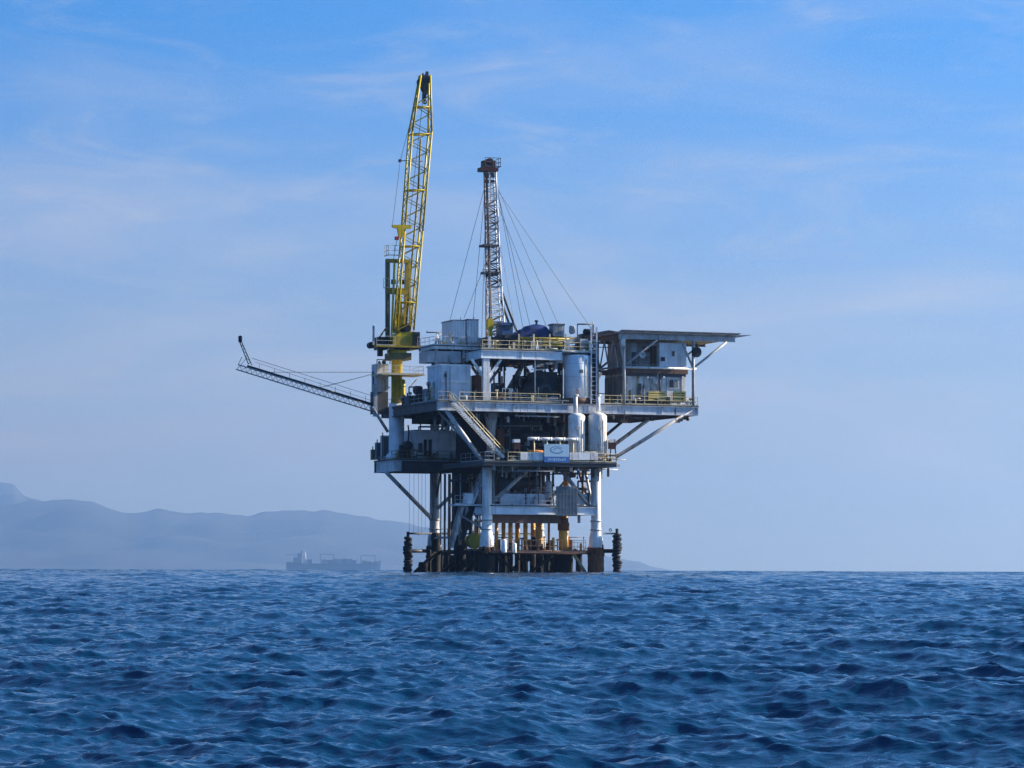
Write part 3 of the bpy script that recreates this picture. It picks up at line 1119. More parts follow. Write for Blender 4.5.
# ------------------------------------------------------------------ fender columns of stacked tyres
tyre_mesh = None


def fender(px, y0, v, label, dia):
    global tyre_mesh
    a = at(px, y0, v)
    t = thing('boat_fender', label, 'fender', (a[0], v, 0), 'tyre fender columns at the platform corners')
    part('core_pipe', MB().tube((a[0], v, -4), (a[0], v, a[2] + 0.3), 0.2, 10), 'growth', t)
    if tyre_mesh is None:
        tyre_mesh = MB().torus((0, 0, 0), 0.36, 0.24, 16, 8, 'z', 0.9).mesh('tyre', 'rubber')
    n = int(a[2] / 0.37)
    for i in range(n):
        o = bpy.data.objects.new('tyre', tyre_mesh)
        C.objects.link(o)
        o.parent = t
        o.location = (random.uniform(-0.09, 0.09), random.uniform(-0.09, 0.09), 0.05 + i * 0.37 + random.uniform(-0.05, 0.05))
        o.rotation_euler = (random.uniform(-0.28, 0.28), random.uniform(-0.28, 0.28), 0)
        f_ = random.uniform(0.86, 1.1)
        o.scale = (f_, f_, random.uniform(0.85, 1.25))
    return t, a


t, a = fender(408, 534, 17, 'dark column of stacked tyres beside the far leg, by the hanging wires', 9)
for y, x1 in ((533.5, 432), (551, 432)):
    part('arm', MB().tube(at(408, y, 17), at(x1, y, 19.5), 0.13 if y < 540 else 0.24, 10), 'grey_dark', t)
t, a = fender(617, 531, -1, 'dark column of stacked tyres beside the rust-footed white leg', 9)
for y in (533.5, 551):
    part('arm', MB().tube(at(603, y, -0.2), at(617, y, -1), 0.11 if y < 540 else 0.26, 10), 'grey' if y < 540 else 'growth', t)
part('valve_wheel', MB().torus(at(610.5, 530, -0.6), 0.16, 0.06, 10, 6, 'v'), 'black', t)

for nm, px, py, lab in (('white_fender', 504, 546, 'larger white hanging buoy at the boat landing'), ('white_fender', 514.5, 548, 'smaller white hanging buoy at the boat landing')):
    c = at(px, py, -1.75)
    s = 1.0 if px < 510 else 0.75
    t = thing(nm, lab, 'buoy', (c[0], c[1], c[2] - 0.9 * s))
    part('float', MB().vessel((c[0], c[1], c[2] - 0.9 * s), 0.34 * s, 1.75 * s, 'z', 14), 'white_clean', t)
    part('rope', MB().tube((c[0], c[1], c[2] + 0.8 * s), (c[0], c[1], zb + 1.5), 0.03, 5), 'cable', t)
c = at(474.5, 541, 2.0)
t = thing('rope_reel', 'dull yellow hose reel behind the front leg above the water', 'reel', (c[0], c[1], c[2] - 0.9))
part('drum', MB().lathe((c[0], 1.7, c[2]), [(0.75, 0), (0.75, 0.9)], 18, 'v'), 'yellow_dull', t)
for vv in (1.6, 2.62):
    part('flange', MB().lathe((c[0], vv, c[2]), [(0.95, 0), (0.95, 0.08)], 18, 'v'), 'yellow_dull', t)
part('stand', MB().box(c[0] - 0.7, c[0] + 0.7, 1.68, 2.6, c[2] - 1.25, c[2] - 0.97), 'brown', t)

# ------------------------------------------------------------------ pedestal crane
VC = 18.0
cu = U(396.5, VC)
crane = thing('pedestal_crane', 'tall yellow lattice-boom crane with raised boom on a thick pedestal', 'crane', (cu, VC, zc_))
part('pedestal_base', MB().lathe((cu, VC, 0), [(1.35, zc_ + 0.01), (1.35, zc_ + 0.5), (1.0, zc_ + 0.9), (1.0, Z(406, VC))], 24), 'pale_blue', crane, 'pale blue lower pedestal')
mb = MB()
mb.lathe((cu, VC, 0), [(0.72, Z(406, VC)), (0.72, Z(362, VC)), (1.25, Z(359, VC)), (1.3, Z(353, VC))], 24)
ped = part('pedestal', mb, 'yellow', crane)
part('cable_drum', MB().vessel((cu + 0.55, VC - 0.8, Z(404, VC)), 0.32, 2.9, 'z', 14), 'yellow', crane)
# ring walkway on the pedestal
mb = MB()
zp = Z(377.5, VC)
mb.box(U(376, VC), U(419, VC), VC - 2.2, VC + 2.2, zp - 0.12, zp + 0.06)
for x0, x1 in ((378, 390), (417, 409)):
    a, b = at(x0, 379, VC - 1.5), at(x1, 388, VC - 0.6)
    mb.beam(a, b, 0.1, 0.1)
wk = part('walkway', mb, 'cream', crane)
part('railing', MB().rail([(U(377, VC), VC - 2.1, zp), (U(418, VC), VC - 2.1, zp), (U(418, VC), VC + 2.1, zp)], 1.05, 0.03), 'grey', wk)
# slewing platform
mb = MB()
zs_ = Z(351, VC)
mb.box(U(371.5, VC), U(424, VC), VC - 1.8, VC + 1.8, zs_, zs_ + 0.22)
sl = part('slewing_deck', mb, 'yellow_dull', crane)
part('railing', MB().rail([(U(372, VC), VC - 1.7, zs_ + .2), (U(391, VC), VC - 1.7, zs_ + .2)], 1.2, 0.03), 'grey', sl)
part('railing', MB().rail([(U(413, VC), VC - 1.7, zs_ + .2), (U(423.5, VC), VC - 1.7, zs_ + .2)], 1.2, 0.03), 'grey', sl)
mb = MB()
pts = [(391.5, 350.5), (391.5, 338), (396, 333.5), (411, 332), (414, 335), (412.5, 350.5)]
mb.extrude([(at(x, y, VC)[0], at(x, y, VC)[2]) for x, y in pts], VC - 1.3, VC + 1.3)
body = part('machinery_house', mb, 'yellow', crane)
mb = MB()
mb.bpx(394, 409.5, 346.3, 349.6, VC - 1.36, 0.05)
part('louvre', mb, 'black', body)
mb = MB()
mb.bpx(393, 410.5, 336.5, 345, VC - 1.35, 0.045)
part('panel', mb, 'yellow_dull', body)
mb = MB()
mb.lathe((U(404, VC), VC - 1.1, Z(331.5, VC)), [(0.55, 0), (0.55, 2.0)], 14, 'v')
part('winch_drum', mb, 'black', crane)
mb = MB()
mb.bpx(378.5, 388, 337, 349.4, VC - 0.9, 2.0)
mb.bpx(378.5, 383, 349.6, 356, VC - 0.5, 0.6)
mb.lathe(at(372, 345, VC - 0.6), [(0.42, 0), (0.42, 1.0)], 14, 'v')
part('engine', mb, 'black', crane)
mb = MB()
mb.path([at(379, 338, VC), at(384, 331, VC), at(387, 327, VC), at(387.5, 300, VC)], 0.11, 8)
part('exhaust_pipe', mb, 'black', crane)
mb = MB()
a = at(373.3, 345, VC - 0.9)
mb.box(a[0] - 0.1, a[0] + 0.14, VC - 1.0, VC - 0.8, a[2], Z(330, VC))
part('lamp_post', mb, 'grey', crane)
mb = MB()
mb.bpx(413, 420, 332, 348.8, VC - 1.5, 1.7)
cab = part('operator_cab', mb, 'steel_dark', crane)
mb = MB()
mb.bpx(413.8, 419.2, 333.5, 341.5, VC - 1.54, 0.035)
part('pane', mb, 'glass', cab)
mb = MB()
mb.bpx(391.5, 411.5, 353, 359.5, VC - 1.45, 2.9)
part('slew_ring_guard', mb, 'olive', crane)
# gantry: uprights, cross bars, top platform
for px0, px1, y1, dv, mt in ((387.6, 387.6, 345, 0.9, 'olive'), (407.5, 405, 333, 0.9, 'yellow_dull'), (391, 390, 345, -0.9, 'yellow_dull'), (410.8, 408, 333, -0.9, 'yellow')):
    if dv < 0:
        continue
    part('gantry_leg', MB().beam(at(px0, 262, VC + dv), at(px1, y1, VC + dv), 0.5, 0.5), mt, crane)
for px0, px1, y1, dv in ((394.5, 391.5, 338, -0.9), (409.5, 410, 334, -0.9)):
    part('gantry_leg', MB().beam(at(px0, 263, VC + dv), at(px1, y1, VC + dv), 0.2, 0.24), 'yellow', crane)
for y, h in ((260.8, 2.6), (291, 5.2)):
    mb = MB()
    mb.bpx(387, 410.5, y - h / 2, y + h / 2, VC + 0.5, 0.8)
    part('gantry_crossbar', mb, 'yellow_dull', crane)
zt_ = Z(260, VC)
part('railing', MB().rail([(U(386.6, VC), VC + 1.3, zt_), (U(386.6, VC), VC - 0.4, zt_), (U(398.5, VC), VC - 0.4, zt_)], 1.35, 0.035, 1.0), 'cream', crane)
part('railing', MB().rail([(U(384.2, VC), VC + 0.6, Z(292, VC)), (U(387, VC), VC - 0.2, Z(292, VC))], 1.3, 0.035, 1.0), 'cream', crane)
for px in (394, 402.5):
    mb = MB()
    mb.bpx(px - 1.8, px + 1.8, 279.5, 284, VC + 0.2, 0.5)
    part('floodlight', mb, 'black', crane)
# A-frame cone between the legs
mb = MB()
pts = [(394.2, 333), (397.6, 292), (400.2, 292), (405, 333)]
mb.extrude([(at(x, y, VC + 0.3)[0], at(x, y, VC + 0.3)[2]) for x, y in pts], VC + 0.2, VC + 1.1)
part('a_frame', mb, 'yellow', crane)

# boom: four chords with zig-zag lacing, narrowing to the head
YS = [331, 133, 76]
LX, RX = [394.0, 409.2, 418.8], [410.6, 428.6, 428.2]


def boom_pt(side, y, dv):
    xs = LX if side == 0 else RX
    x = np.interp(-y, [-331, -133, -76], xs)
    a = at(x, y, VC)
    w = 0.75 if y > 133 else 0.75 - 0.45 * (133 - y) / 57
    return Vector((a[0], VC - 0.6 + dv * w, a[2]))


boom_root = None
for side in (0, 1):
    for dv in (-1, 1):
        mb = MB()
        mb.path([boom_pt(side, y, dv) for y in (331, 232, 133, 76)], 0.13, 8)
        if boom_root is None:
            boom_root = part('boom', mb, 'yellow', crane)
        else:
            part('boom_chord', mb, 'yellow', boom_root)
ys = [331 - k * 9.4 for k in range(26)]
mb = MB()
for k in range(len(ys) - 1):
    y0, y1 = ys[k], ys[k + 1]
    for dv in (-1, 1):
        s = k % 2
        mb.tube(boom_pt(s, y0, dv), boom_pt(1 - s, y1, dv), 0.06, 5)
    for side in (0, 1):
        d = 1 if k % 2 else -1
        mb.tube(boom_pt(side, y0, d), boom_pt(side, y1, -d), 0.055, 5)
part('boom_lacing', mb, 'yellow_dull', boom_root)
for y in (303, 247, 191, 135, 108):
    mb = MB()
    for dv in (-1, 1):
        mb.tube(boom_pt(0, y, dv), boom_pt(1, y, dv), 0.10, 6)
    for side in (0, 1):
        mb.tube(boom_pt(side, y, -1), boom_pt(side, y, 1), 0.09, 6)
    part('boom_frame', mb, 'yellow', boom_root)
mb = MB()
mb.path([at(405.5, 331, VC - 0.6), at(418.3, 190, VC - 0.6), at(420.6, 139, VC - 0.6)], 0.13, 6)
part('hoist_pipe', mb, 'olive', boom_root)
mb = MB()
for x, y, r in ((422, 82, 0.55), (427, 79.5, 0.55), (425.5, 88, 0.45)):
    mb.lathe(at(x, y, VC - 0.9), [(r, 0), (r, 0.65)], 14, 'v')
mb.extrude([(at(x, y, VC)[0], at(x, y, VC)[2]) for x, y in ((419.5, 77), (421.5, 73.5), (422.7, 77), (424.8, 72), (426.8, 72.5), (426.8, 95), (422.4, 96), (418.6, 88))], VC - 0.75, VC - 0.45)
part('boom_head', mb, 'steel_dark', boom_root)
# hook block under the head
mb = MB()
mb.tube(at(424.8, 86, VC - 0.6), at(424.8, 94, VC - 0.6), 0.04, 5)
mb.bpx(423.2, 426.4, 93, 99, VC - 0.85, 0.5)
mb.torus(at(424.8, 102, VC - 0.6), 0.24, 0.08, 10, 6, 'v')
mb.tube(at(424.8, 99, VC - 0.6), at(424.8, 104, VC - 0.6), 0.07, 6)
part('hook_block', mb, 'black', crane)
# spreader and luffing ropes
mb = MB()
mb.extrude([(at(x, y, VC)[0], at(x, y, VC)[2]) for x, y in ((388.0, 226.2), (407.5, 226.2), (406.5, 230), (399.5, 230.5), (398, 239), (394.5, 239), (393.5, 230), (388.5, 228.8))], VC - 1.9, VC - 1.5)
spr = part('rope_spreader', mb, 'yellow', crane)
mb = MB()
mb.bpx(395.5, 399, 236.5, 239.8, VC - 2.1, 0.4)
part('counterweight', mb, 'red', spr)
for pts in ([(392.3, 226, -1.7), (400.2, 161, -1.7), (421.5, 79, -0.9)], [(409, 226, -1.7), (425, 79, -0.9)], [(397, 239, -1.7), (393, 262, 0.9)], [(400, 239, -1.7), (405, 262, 0.9)]):
    part('luffing_rope', MB().path([at(x, y, VC + dv) for x, y, dv in pts], 0.036, 5), 'cable', crane)
part('rope_guide', MB().tube(at(399.8, 160.6, VC - 1.5), at(423, 161.2, VC - 0.6), 0.06, 6).bpx(399, 401.5, 159.3, 162, VC - 1.7, 0.3), 'steel_dark', boom_root)

# grey tower beside the crane and the light machinery on it
tw = thing('instrument_tower', 'blue-grey plated tower beside the crane pedestal at the flare boom root', 'tower', at(382, 405, 20))
part('shell', MB().bpx(376.5, 388.5, 364, 407, 20, 2.2), 'blue_grey', tw)
part('frame', MB().path([at(377, 364, 19.8), at(377, 359.5, 19.8), at(390, 359.5, 19.8), at(390, 364, 19.8)], 0.06), 'steel_dark', tw)
part('lamp', MB().vessel(at(384, 366.5, 20.4), 0.27, 0.85, 'z', 10), 'steel_dark', tw)
part('lamp', MB().vessel(at(379.5, 366, 20.4), 0.2, 0.7, 'z', 10), 'grey', tw)
part('lower_box', MB().bpx(373, 388, 392, 414, 19.5, 1.2), 'grey_dark', tw)
part('edge_post', MB().bpx(374, 377.5, 384, 416.5, 19.2, 0.5), 'blue_grey', tw)

# ------------------------------------------------------------------ flare boom
VF = 20.5
fl = thing('flare_boom', 'long slender grey lattice flare boom reaching out over the sea', 'flare boom', at(372, 408, VF))
TOP0, TOP1, BOT0, BOT1 = (371, 405.2), (238, 364.6), (371, 411), (236.3, 369.4)
fp = lambda t, a, b, dv: at(a[0] + (b[0] - a[0]) * t, a[1] + (b[1] - a[1]) * t, VF + dv)
for a, b, dvs in ((TOP0, TOP1, (-0.45, 0.45)), (BOT0, BOT1, (-0.4, 0.4))):
    for dv in dvs:
        part('chord', MB().tube(fp(0, a, b, dv), fp(1, a, b, dv), 0.085, 6), 'grey', fl)
mb = MB()
N = 26
for k in range(N):
    for dv in (-0.42, 0.42):
        p0, p1 = fp(k / N, BOT0, BOT1, dv), fp((k + 0.5) / N, TOP0, TOP1, dv)
        p2 = fp((k + 1) / N, BOT0, BOT1, dv)
        mb.tube(p0, p1, 0.045, 5)
        mb.tube(p1, p2, 0.045, 5)
    mb.tube(fp(k / N, TOP0, TOP1, -0.42), fp((k + 0.5) / N, TOP0, TOP1, 0.42), 0.04, 5)
part('lacing', mb, 'aluminium', fl)
part('flare_pipe', MB().tube(fp(0, TOP0, TOP1, 0.1) + Vector((0, 0, 0.2)), fp(0.93, TOP0, TOP1, 0.1) + Vector((0, 0, 0.2)), 0.13, 8), 'steel_dark', fl)
mb = MB()
for k in range(8):
    t = 0.04 + 0.80 * k / 7
    a = fp(t, TOP0, TOP1, -0.45)
    mb.tube(a, a + Vector((0, 0, 1.05 - 0.25 * t)), 0.03, 5)
mb.tube(at(372, 395.8, VF - 0.45), at(252, 358.2, VF - 0.45), 0.03, 5)
mb.tube(at(371, 400.5, VF - 0.45), at(255, 362, VF - 0.45), 0.024, 5)
part('railing', mb, 'grey_dark', fl)
mb = MB()
tip0, tip1 = (250, 364.5), (240, 340.5)
for dx in (-1.6, 1.6):
    for dv in (-0.2, 0.2):
        mb.tube(at(tip0[0] + dx * 1.1, tip0[1] + dx * .4, VF + dv), at(tip1[0] + dx * 0.6, tip1[1], VF + dv), 0.06, 6)
for k in range(7):
    t0, t1 = k / 7, (k + 1) / 7
    s = 1 if k % 2 else -1
    mb.tube(at(tip0[0] - 10 * t0 + 1.6 * s * (1.1 - .5 * t0), tip0[1] - 24 * t0, VF), at(tip0[0] - 10 * t1 - 1.6 * s * (1.1 - .5 * t1), tip0[1] - 24 * t1, VF), 0.04, 5)
ft = part('flare_stack', mb, 'steel_dark', fl)
part('burner_tip', MB().vessel(at(240.2, 342.5, VF), 0.26, 0.9, 'z', 10), 'black', ft)
mb = MB()
mb.path([at(242, 357, VF), at(238.5, 364, VF)], 0.04)
mb.path([at(247, 357, VF), at(241, 365, VF)], 0.03)
part('stay', mb, 'cable', fl)
part('stay_post', MB().tube(at(373.2, 407, VF), at(373.2, 371.5, VF), 0.10, 8), 'grey_dark', fl)
for x, y in ((268, 372.2), (325, 386.5), (318, 388)):
    part('stay_wire', MB().tube(at(373.2, 372.2 if x < 300 else 374, VF), at(x, y, VF), 0.032, 5), 'cable', fl)

# ------------------------------------------------------------------ drilling mast
VM = 6.0
mast = thing('drilling_mast', 'slim white and red lattice drilling mast held by guy wires on the top deck', 'drilling mast', at(494, 347, VM))
MX = lambda y: 490.0 + (y - 172) * (495.6 - 490.0) / (338 - 172)
MW = lambda y: np.interp(y, [172, 270, 338], [4.6, 5.6, 7.6])


def mp_(side, y, dv):
    a = at(MX(y) + (MW(y) if side else -MW(y)), y, VM)
    w = MW(y) / 7.9
    return Vector((a[0], VM + dv * w * 0.8, a[2]))


seg = [346, 316, 287, 258, 229, 200, 171]
first = None
for side in (0, 1):
    for dv in (-1, 1):
        mb = MB()
        mb.path([mp_(side, y, dv) for y in seg], 0.10, 6)
        part('mast_leg', mb, 'white' if side else 'brown', mast)
for k in range(len(seg) - 1):
    mb = MB()
    n = 5
    for i in range(n):
        y0 = seg[k] + (seg[k + 1] - seg[k]) * i / n
        y1 = seg[k] + (seg[k + 1] - seg[k]) * (i + 1) / n
        s = i % 2
        for dv in (-1, 1):
            mb.tube(mp_(s, y0, dv), mp_(1 - s, y1, dv), 0.058, 5)
            mb.tube(mp_(0, y0, dv), mp_(1, y0, dv), 0.05, 5)
        for sd in (0, 1):
            mb.tube(mp_(sd, y0, -1 if s else 1), mp_(sd, y1, 1 if s else -1), 0.05, 5)
    part('mast_lacing', mb, ('brown', 'white', 'crown_red', 'grey', 'brown', 'white')[k], mast)
mb = MB()
for dx in (-1.2, 0.6):
    mb.tube(at(MX(340) - 4 + dx, 342, VM - 1), at(MX(172) - 3.2 + dx, 172, VM - 0.7), 0.05, 5)
for k in range(70):
    y = 342 - k * 2.45
    mb.tube(at(MX(y) - 5.0, y, VM - 0.9), at(MX(y) - 2.8, y, VM - 0.9), 0.035, 4)
part('ladder', mb, 'grey_dark', mast)
mb = MB()
mb.bpx(482, 498.5, 167.5, 170.5, VM - 0.9, 1.8)
mb.bpx(484.5, 495.5, 160.5, 167.4, VM - 0.7, 1.4)
mb.lathe(at(490, 161.5, VM - 0.4), [(0.45, 0), (0.45, 0.8)], 14, 'v')
cb = part('crown_block', mb, 'crown_red', mast)
part('railing', MB().rail([(U(483, VM, 168), VM - 0.85, Z(168, VM)), (U(498.3, VM, 168), VM - 0.85, Z(168, VM)), (U(498.3, VM, 168), VM + 0.85, Z(168, VM))], 1.15, 0.04, 0.9), 'grey_dark', cb)
for y0, y1 in ((173, 178), (180, 183)):
    mb = MB()
    mb.bpx(485.5, 489, y0, y1, VM - 1.0, 0.25)
    mb.bpx(491.5, 494.5, y0, y1 - 0.6, VM - 1.0, 0.25)
    part('sheave_plate', mb, 'black', cb)
mb = MB()
mb.bpx(484, 499, 244.5, 246, VM - 1.0, 2.0)
mb.bpx(486, 501, 271.5, 273, VM - 1.1, 2.2)
mk = part('rod_platform', mb, 'grey_dark', mast)
mb = MB()
mb.path([at(486.5, 268, VM - 1), at(484.3, 270, VM - 1), at(484.8, 277, VM - 1), at(487.5, 296, VM - 1)], 0.07)
part('hose', mb, 'grey', mast)
for x0, y0, x1, y1 in ((502, 292, 516.5, 331), (501, 300, 509.5, 325)):
    part('raising_strut', MB().tube(at(x0, y0, VM - 0.5), at(x1, y1, VM - 0.5), 0.16, 8), 'steel_dark', mast)
mb = MB()
mb.extrude([(at(x, y, VM - 1.6)[0], at(x, y, VM - 1.6)[2]) for x, y in ((488, 318.5), (492, 318.5), (493.2, 322), (492.8, 329), (491.6, 330), (491.4, 336.5), (488.9, 336.5), (488.6, 330), (487.2, 329), (486.8, 322))], VM - 1.9, VM - 1.3)
part('travelling_block', mb, 'yellow', mast, 'yellow travelling block')
part('block_line', MB().tube(at(490.4, 318.5, VM - 1.6), at(490.4, 170, VM - 0.7), 0.03, 5), 'cable', mast)
for x0, y0, x1, y1, v1 in ((484.5, 188, 449.5, 322, 6), (485, 190, 473, 320, 8), (486, 262, 464, 318, 7), (485.5, 210, 481.5, 345, 3), (497, 188, 524, 333, 3), (497.5, 192, 533, 338, 2),
                           (498, 206, 547, 328, 9), (497, 186, 559, 326, 3), (503, 198, 592, 330, 3), (498, 232, 516, 333, 2)):
    a0 = at(x0 if x0 != 503 else 497.5, y0 if x0 != 503 else 190, VM)
    part('guy_wire', MB().tube(a0, at(x1, y1, v1), 0.03, 5), 'cable', mast)
mb = MB()
mb.bpx(488, 518, 337.5, 341, VM - 2.6, 5)
mb.bpx(505, 531, 335, 338.5, VM - 3, 4)
mb.bpx(505.5, 523.5, 344, 348.3, 2.0, 3)
part('substructure', mb, 'steel_dark', mast)
mb = MB()
mb.bpx(490, 520, 341.2, 345.6, VM - 2.4, 4.6)
part('substructure', mb, 'cream', mast)

# ------------------------------------------------------------------ things on the upper deck
o = thing('winch_house', 'small blue winch house at the foot of the drilling mast', 'winch', at(507.5, 347, 3))
part('cabin', MB().bpx(502, 513, 325, 335, 3, 2.2), 'rig_blue', o)
part('roof', MB().bpx(500.8, 514.2, 322.6, 325, 2.8, 2.6), 'rig_blue', o)
part('window', MB().bpx(505, 510.5, 326.2, 329.5, 2.96, 0.03), 'glass', o)
mb = MB()
mb.bpx(502.5, 512.5, 335.2, 348.7, 3.2, 1.6)
part('skid', mb, 'steel_dark', o)

o = thing('covered_engine', 'large machine under a dark navy blue tarpaulin on the top deck', 'tarpaulin', at(535, 338, 3))
prof = [(519.5, 338), (520, 331), (523, 329), (527, 328.6), (529, 326), (533, 324.6), (538, 323.4), (546, 324), (549.5, 326.5), (551, 330), (551.5, 338)]
mb = MB()
rows, nvv = [], 7
for j in range(nvv):
    t = j / (nvv - 1)
    sh = 1.0 - 0.35 * abs(2 * t - 1) ** 3
    for k, (x, y) in enumerate(prof):
        a = at(x, 338 - (338 - y) * sh, 2.5)
        rows.append((a[0] + 0.07 * math.sin(k * 2.1 + j), 2.5 + 3.2 * t, a[2] + 0.05 * math.sin(k * 1.7 + j * 2.3)))
npf = len(prof)
fs = [(j * npf + k, (j + 1) * npf + k, (j + 1) * npf + k + 1, j * npf + k + 1) for j in range(nvv - 1) for k in range(npf - 1)]
fs = [f[::-1] for f in fs] + [tuple(range(npf)), tuple(range(nvv * npf - 1, (nvv - 1) * npf - 1, -1))]
mb.add(rows, fs, [True] * (len(fs) - 2) + [False, False])
part('tarpaulin', mb, 'navy_tarp', o)
part('vent_stub', MB().tube(at(536.5, 325, 3.6), at(536.5, 320.6, 3.6), 0.14, 8).lathe(at(536.5, 321.8, 3.6), [(0.25, 0), (0.25, 0.2)], 10), 'navy_tarp', o)
part('skid', MB().bpx(518, 552, 338.1, 341, 2.6, 3.0).bpx(521, 524, 341, 348.5, 2.8, 2.4).bpx(546, 549, 341, 348.5, 2.8, 2.4), 'olive', o)
part('intake_drum', MB().vessel(at(517.5, 334.5, 3.2), 0.5, 2.0, 'u', 12), 'black', o)

o = thing('control_box', 'grey box-shaped cabinet beside the navy tarpaulin on the top deck', 'cabinet', at(559, 340, 2))
part('shell', MB().bpx(553.5, 564.5, 325, 336, 2, 1.6), 'aluminium', o)
part('top_frame', MB().bpx(552.8, 565, 323.8, 325, 1.9, 1.8), 'grey_dark', o)
part('plinth', MB().bpx(554, 564, 336.1, 348.6, 2.1, 1.4), 'yellow_dull', o)
for x in (556.5, 560):
    part('door', MB().bpx(x - 1.4, x + 1.6, 326.5, 335, 1.95, 0.045), 'mesh_grey', o)

o = thing('hydraulic_frame', 'open pipe frame with dark hydraulic unit at the end of the top deck', 'hydraulic unit', at(586, 340, 1.5))
mb = MB()
for x in (577.5, 593.5):
    for v in (1, 3):
        mb.tube(at(x, 348.5, v), at(x, 323.8, v), 0.08, 6)
for v in (1, 3):
    mb.tube(at(577.5, 324.2, v), at(593.5, 324.2, v), 0.10, 6)
part('frame', mb, 'grey_dark', o)
part('motor', MB().vessel(at(583, 332, 1.5), 0.42, 1.2, 'u', 12).bpx(582, 592, 334, 340, 1.2, 1.4), 'black', o)
part('mast_pole', MB().tube(at(592.8, 340, 1), at(592.8, 321.8, 1), 0.07, 6), 'grey', o)
part('pump', MB().vessel(at(572, 334, 1.5), 0.4, 1.1, 'z', 12).bpx(569, 577, 337, 343, 1.2, 1.2).tube(at(573.5, 329.5, 1.5), at(570.5, 334, 1.5), 0.12, 6), 'grey', o)
part('tank', MB().bpx(580, 588, 339, 348.4, 0.9, 1.4), 'blue_grey', o)

pr = thing('pipe_rack', 'rack of rusty yellow drill pipes lying along the top deck railing', 'pipe rack', at(555, 347, 0.6))
mb0 = None
for j in range(4):
    for i in range(3):
        v = 0.7 + i * 0.34
        z = Z(343.5, 0.7) + j * 0.27
        u0, u1 = U(516 + 3 * ((i * 5 + j * 3) % 4), 0.7), U(569 - 3 * ((i * 3 + j) % 3), 0.7)
        part('drill_pipe', MB().tube((u0, v, z), (u1, v, z), 0.12, 8), 'olive' if (i + j) % 3 else 'yellow_dull', pr)
for x in (519, 534, 550, 566):
    part('rack_post', MB().bpx(x - 0.7, x + 0.7, 334, 348.6, 0.35, 0.14).bpx(x - 0.7, x + 0.7, 344.8, 346.2, 0.5, 1.3), 'cream', pr)

# white tanks on the upper walkway
for x0, x1, y0, vd, lab in ((453.5, 465.3, 320.2, 4.6, 'white slab-sided tank on the upper walkway, nearer the crane'), (467.3, 478.6, 319.6, 3.4, 'white slab-sided tank on the upper walkway, nearer the mast')):
    o = thing('storage_tank', lab, 'tank', at((x0 + x1) / 2, 346, 5.4), 'white tanks on the upper walkway')
    part('shell', MB().bpx(x0, x1, y0 + 0.6, 343.2, 5.8, vd), 'white_clean', o)
    part('roof', MB().bpx(x0 - 0.3, x1 + 0.3, y0 - 0.4, y0 + 0.5, 5.7, vd + 0.2), 'grey', o)
    mb = MB()
    for k in range(4):
        x = x0 + (x1 - x0) * (k + 0.5) / 4
        a = at(x, 343, 5.8)
        mb.box(a[0] - 0.03, a[0] + 0.03, 5.72, 5.796, a[2], Z(y0 + 0.8, 5.8))
    part('ribs', mb, 'white', o)
    part('skid', MB().bpx(x0 + 0.5, x1 - 0.5, 343.3, 346.4, 5.9, vd - 0.2), 'cream', o)
    part('vent', MB().tube(at((x0 + x1) / 2 + 1, y0 - 0.4, 7), at((x0 + x1) / 2 + 1, y0 - 3, 7), 0.05, 6), 'grey', o)
o = thing('davit', 'small white davit stand with a crossbar on the upper walkway', 'davit', at(436, 346, 5.5))
part('stand', MB().tube(at(435, 346, 5.6), at(437, 333.5, 5.6), 0.1, 6).tube(at(439, 346, 5.6), at(437, 333.5, 5.6), 0.1, 6).tube(at(433, 340, 5.6), at(440, 340, 5.6), 0.06, 6), 'white', o)
part('crossbar', MB().tube(at(426.5, 332.4, 5.6), at(442, 332.4, 5.6), 0.08, 6).tube(at(427, 332.4, 5.6), at(427, 330.6, 5.6), 0.06, 6), 'grey_dark', o)

# module hung below the walkway
o = thing('walkway_module', 'pale grey box module under the upper walkway next to the crane cab', 'module', at(444, 362, 5.4))
part('shell', MB().bpx(428, 461, 351.5, 362, 5.4, 3.6), 'aluminium', o)
for x in (434, 443, 452):
    part('hanger', MB().bpx(x, x + 1.4, 362.1, 366.5, 6, 1.0), 'grey_dark', o)
part('duct', MB().bpx(461.2, 474, 351, 356, 6, 2).bpx(466, 470, 356, 366, 6.4, 1.2), 'black', o)

# ------------------------------------------------------------------ main deck, crane end
def wall_panels(parent, x0, x1, y0, y1, v, n, mat, gap=0.35, mats=None):
    for i in range(n):
        a, b = x0 + (x1 - x0) * i / n, x0 + (x1 - x0) * (i + 1) / n
        part('wall_panel', MB().bpx(a + gap / 2, b - gap / 2, y0, y1, v - 0.07, 0.066), mats[i] if mats else mat, parent)


o = thing('mud_tank', 'large pale blue panelled tank on the main deck beside a rust-brown drum', 'tank', at(455, 401, 1.2))
part('shell', MB().bpx(441, 470.6, 365.5, 400.8, 1.4, 5.4), 'pale_blue', o)
for x0, x1 in ((441.2, 443.4), (444, 456.3), (456.9, 464.3), (465, 470.4)):
    part('wall_panel', MB().bpx(x0, x1, 366, 381, 1.33, 0.066), 'pale_blue', o)
part('wall_panel', MB().bpx(442, 470.4, 382, 389.6, 1.33, 0.066), 'pale_blue', o)
part('wall_panel', MB().bpx(442, 470.4, 390.2, 399.6, 1.33, 0.066), 'pale_blue', o)
for x in (443.7, 456.6, 464.7):
    part('frame_strip', MB().bpx(x - 0.35, x + 0.35, 366, 381, 1.27, 0.055), 'white_clean', o)
part('frame_strip', MB().bpx(442, 470.4, 380.6, 382.2, 1.2, 0.06), 'white_clean', o)
part('rim', MB().bpx(440.6, 471, 364.6, 365.6, 1.3, 5.6), 'white_clean', o)
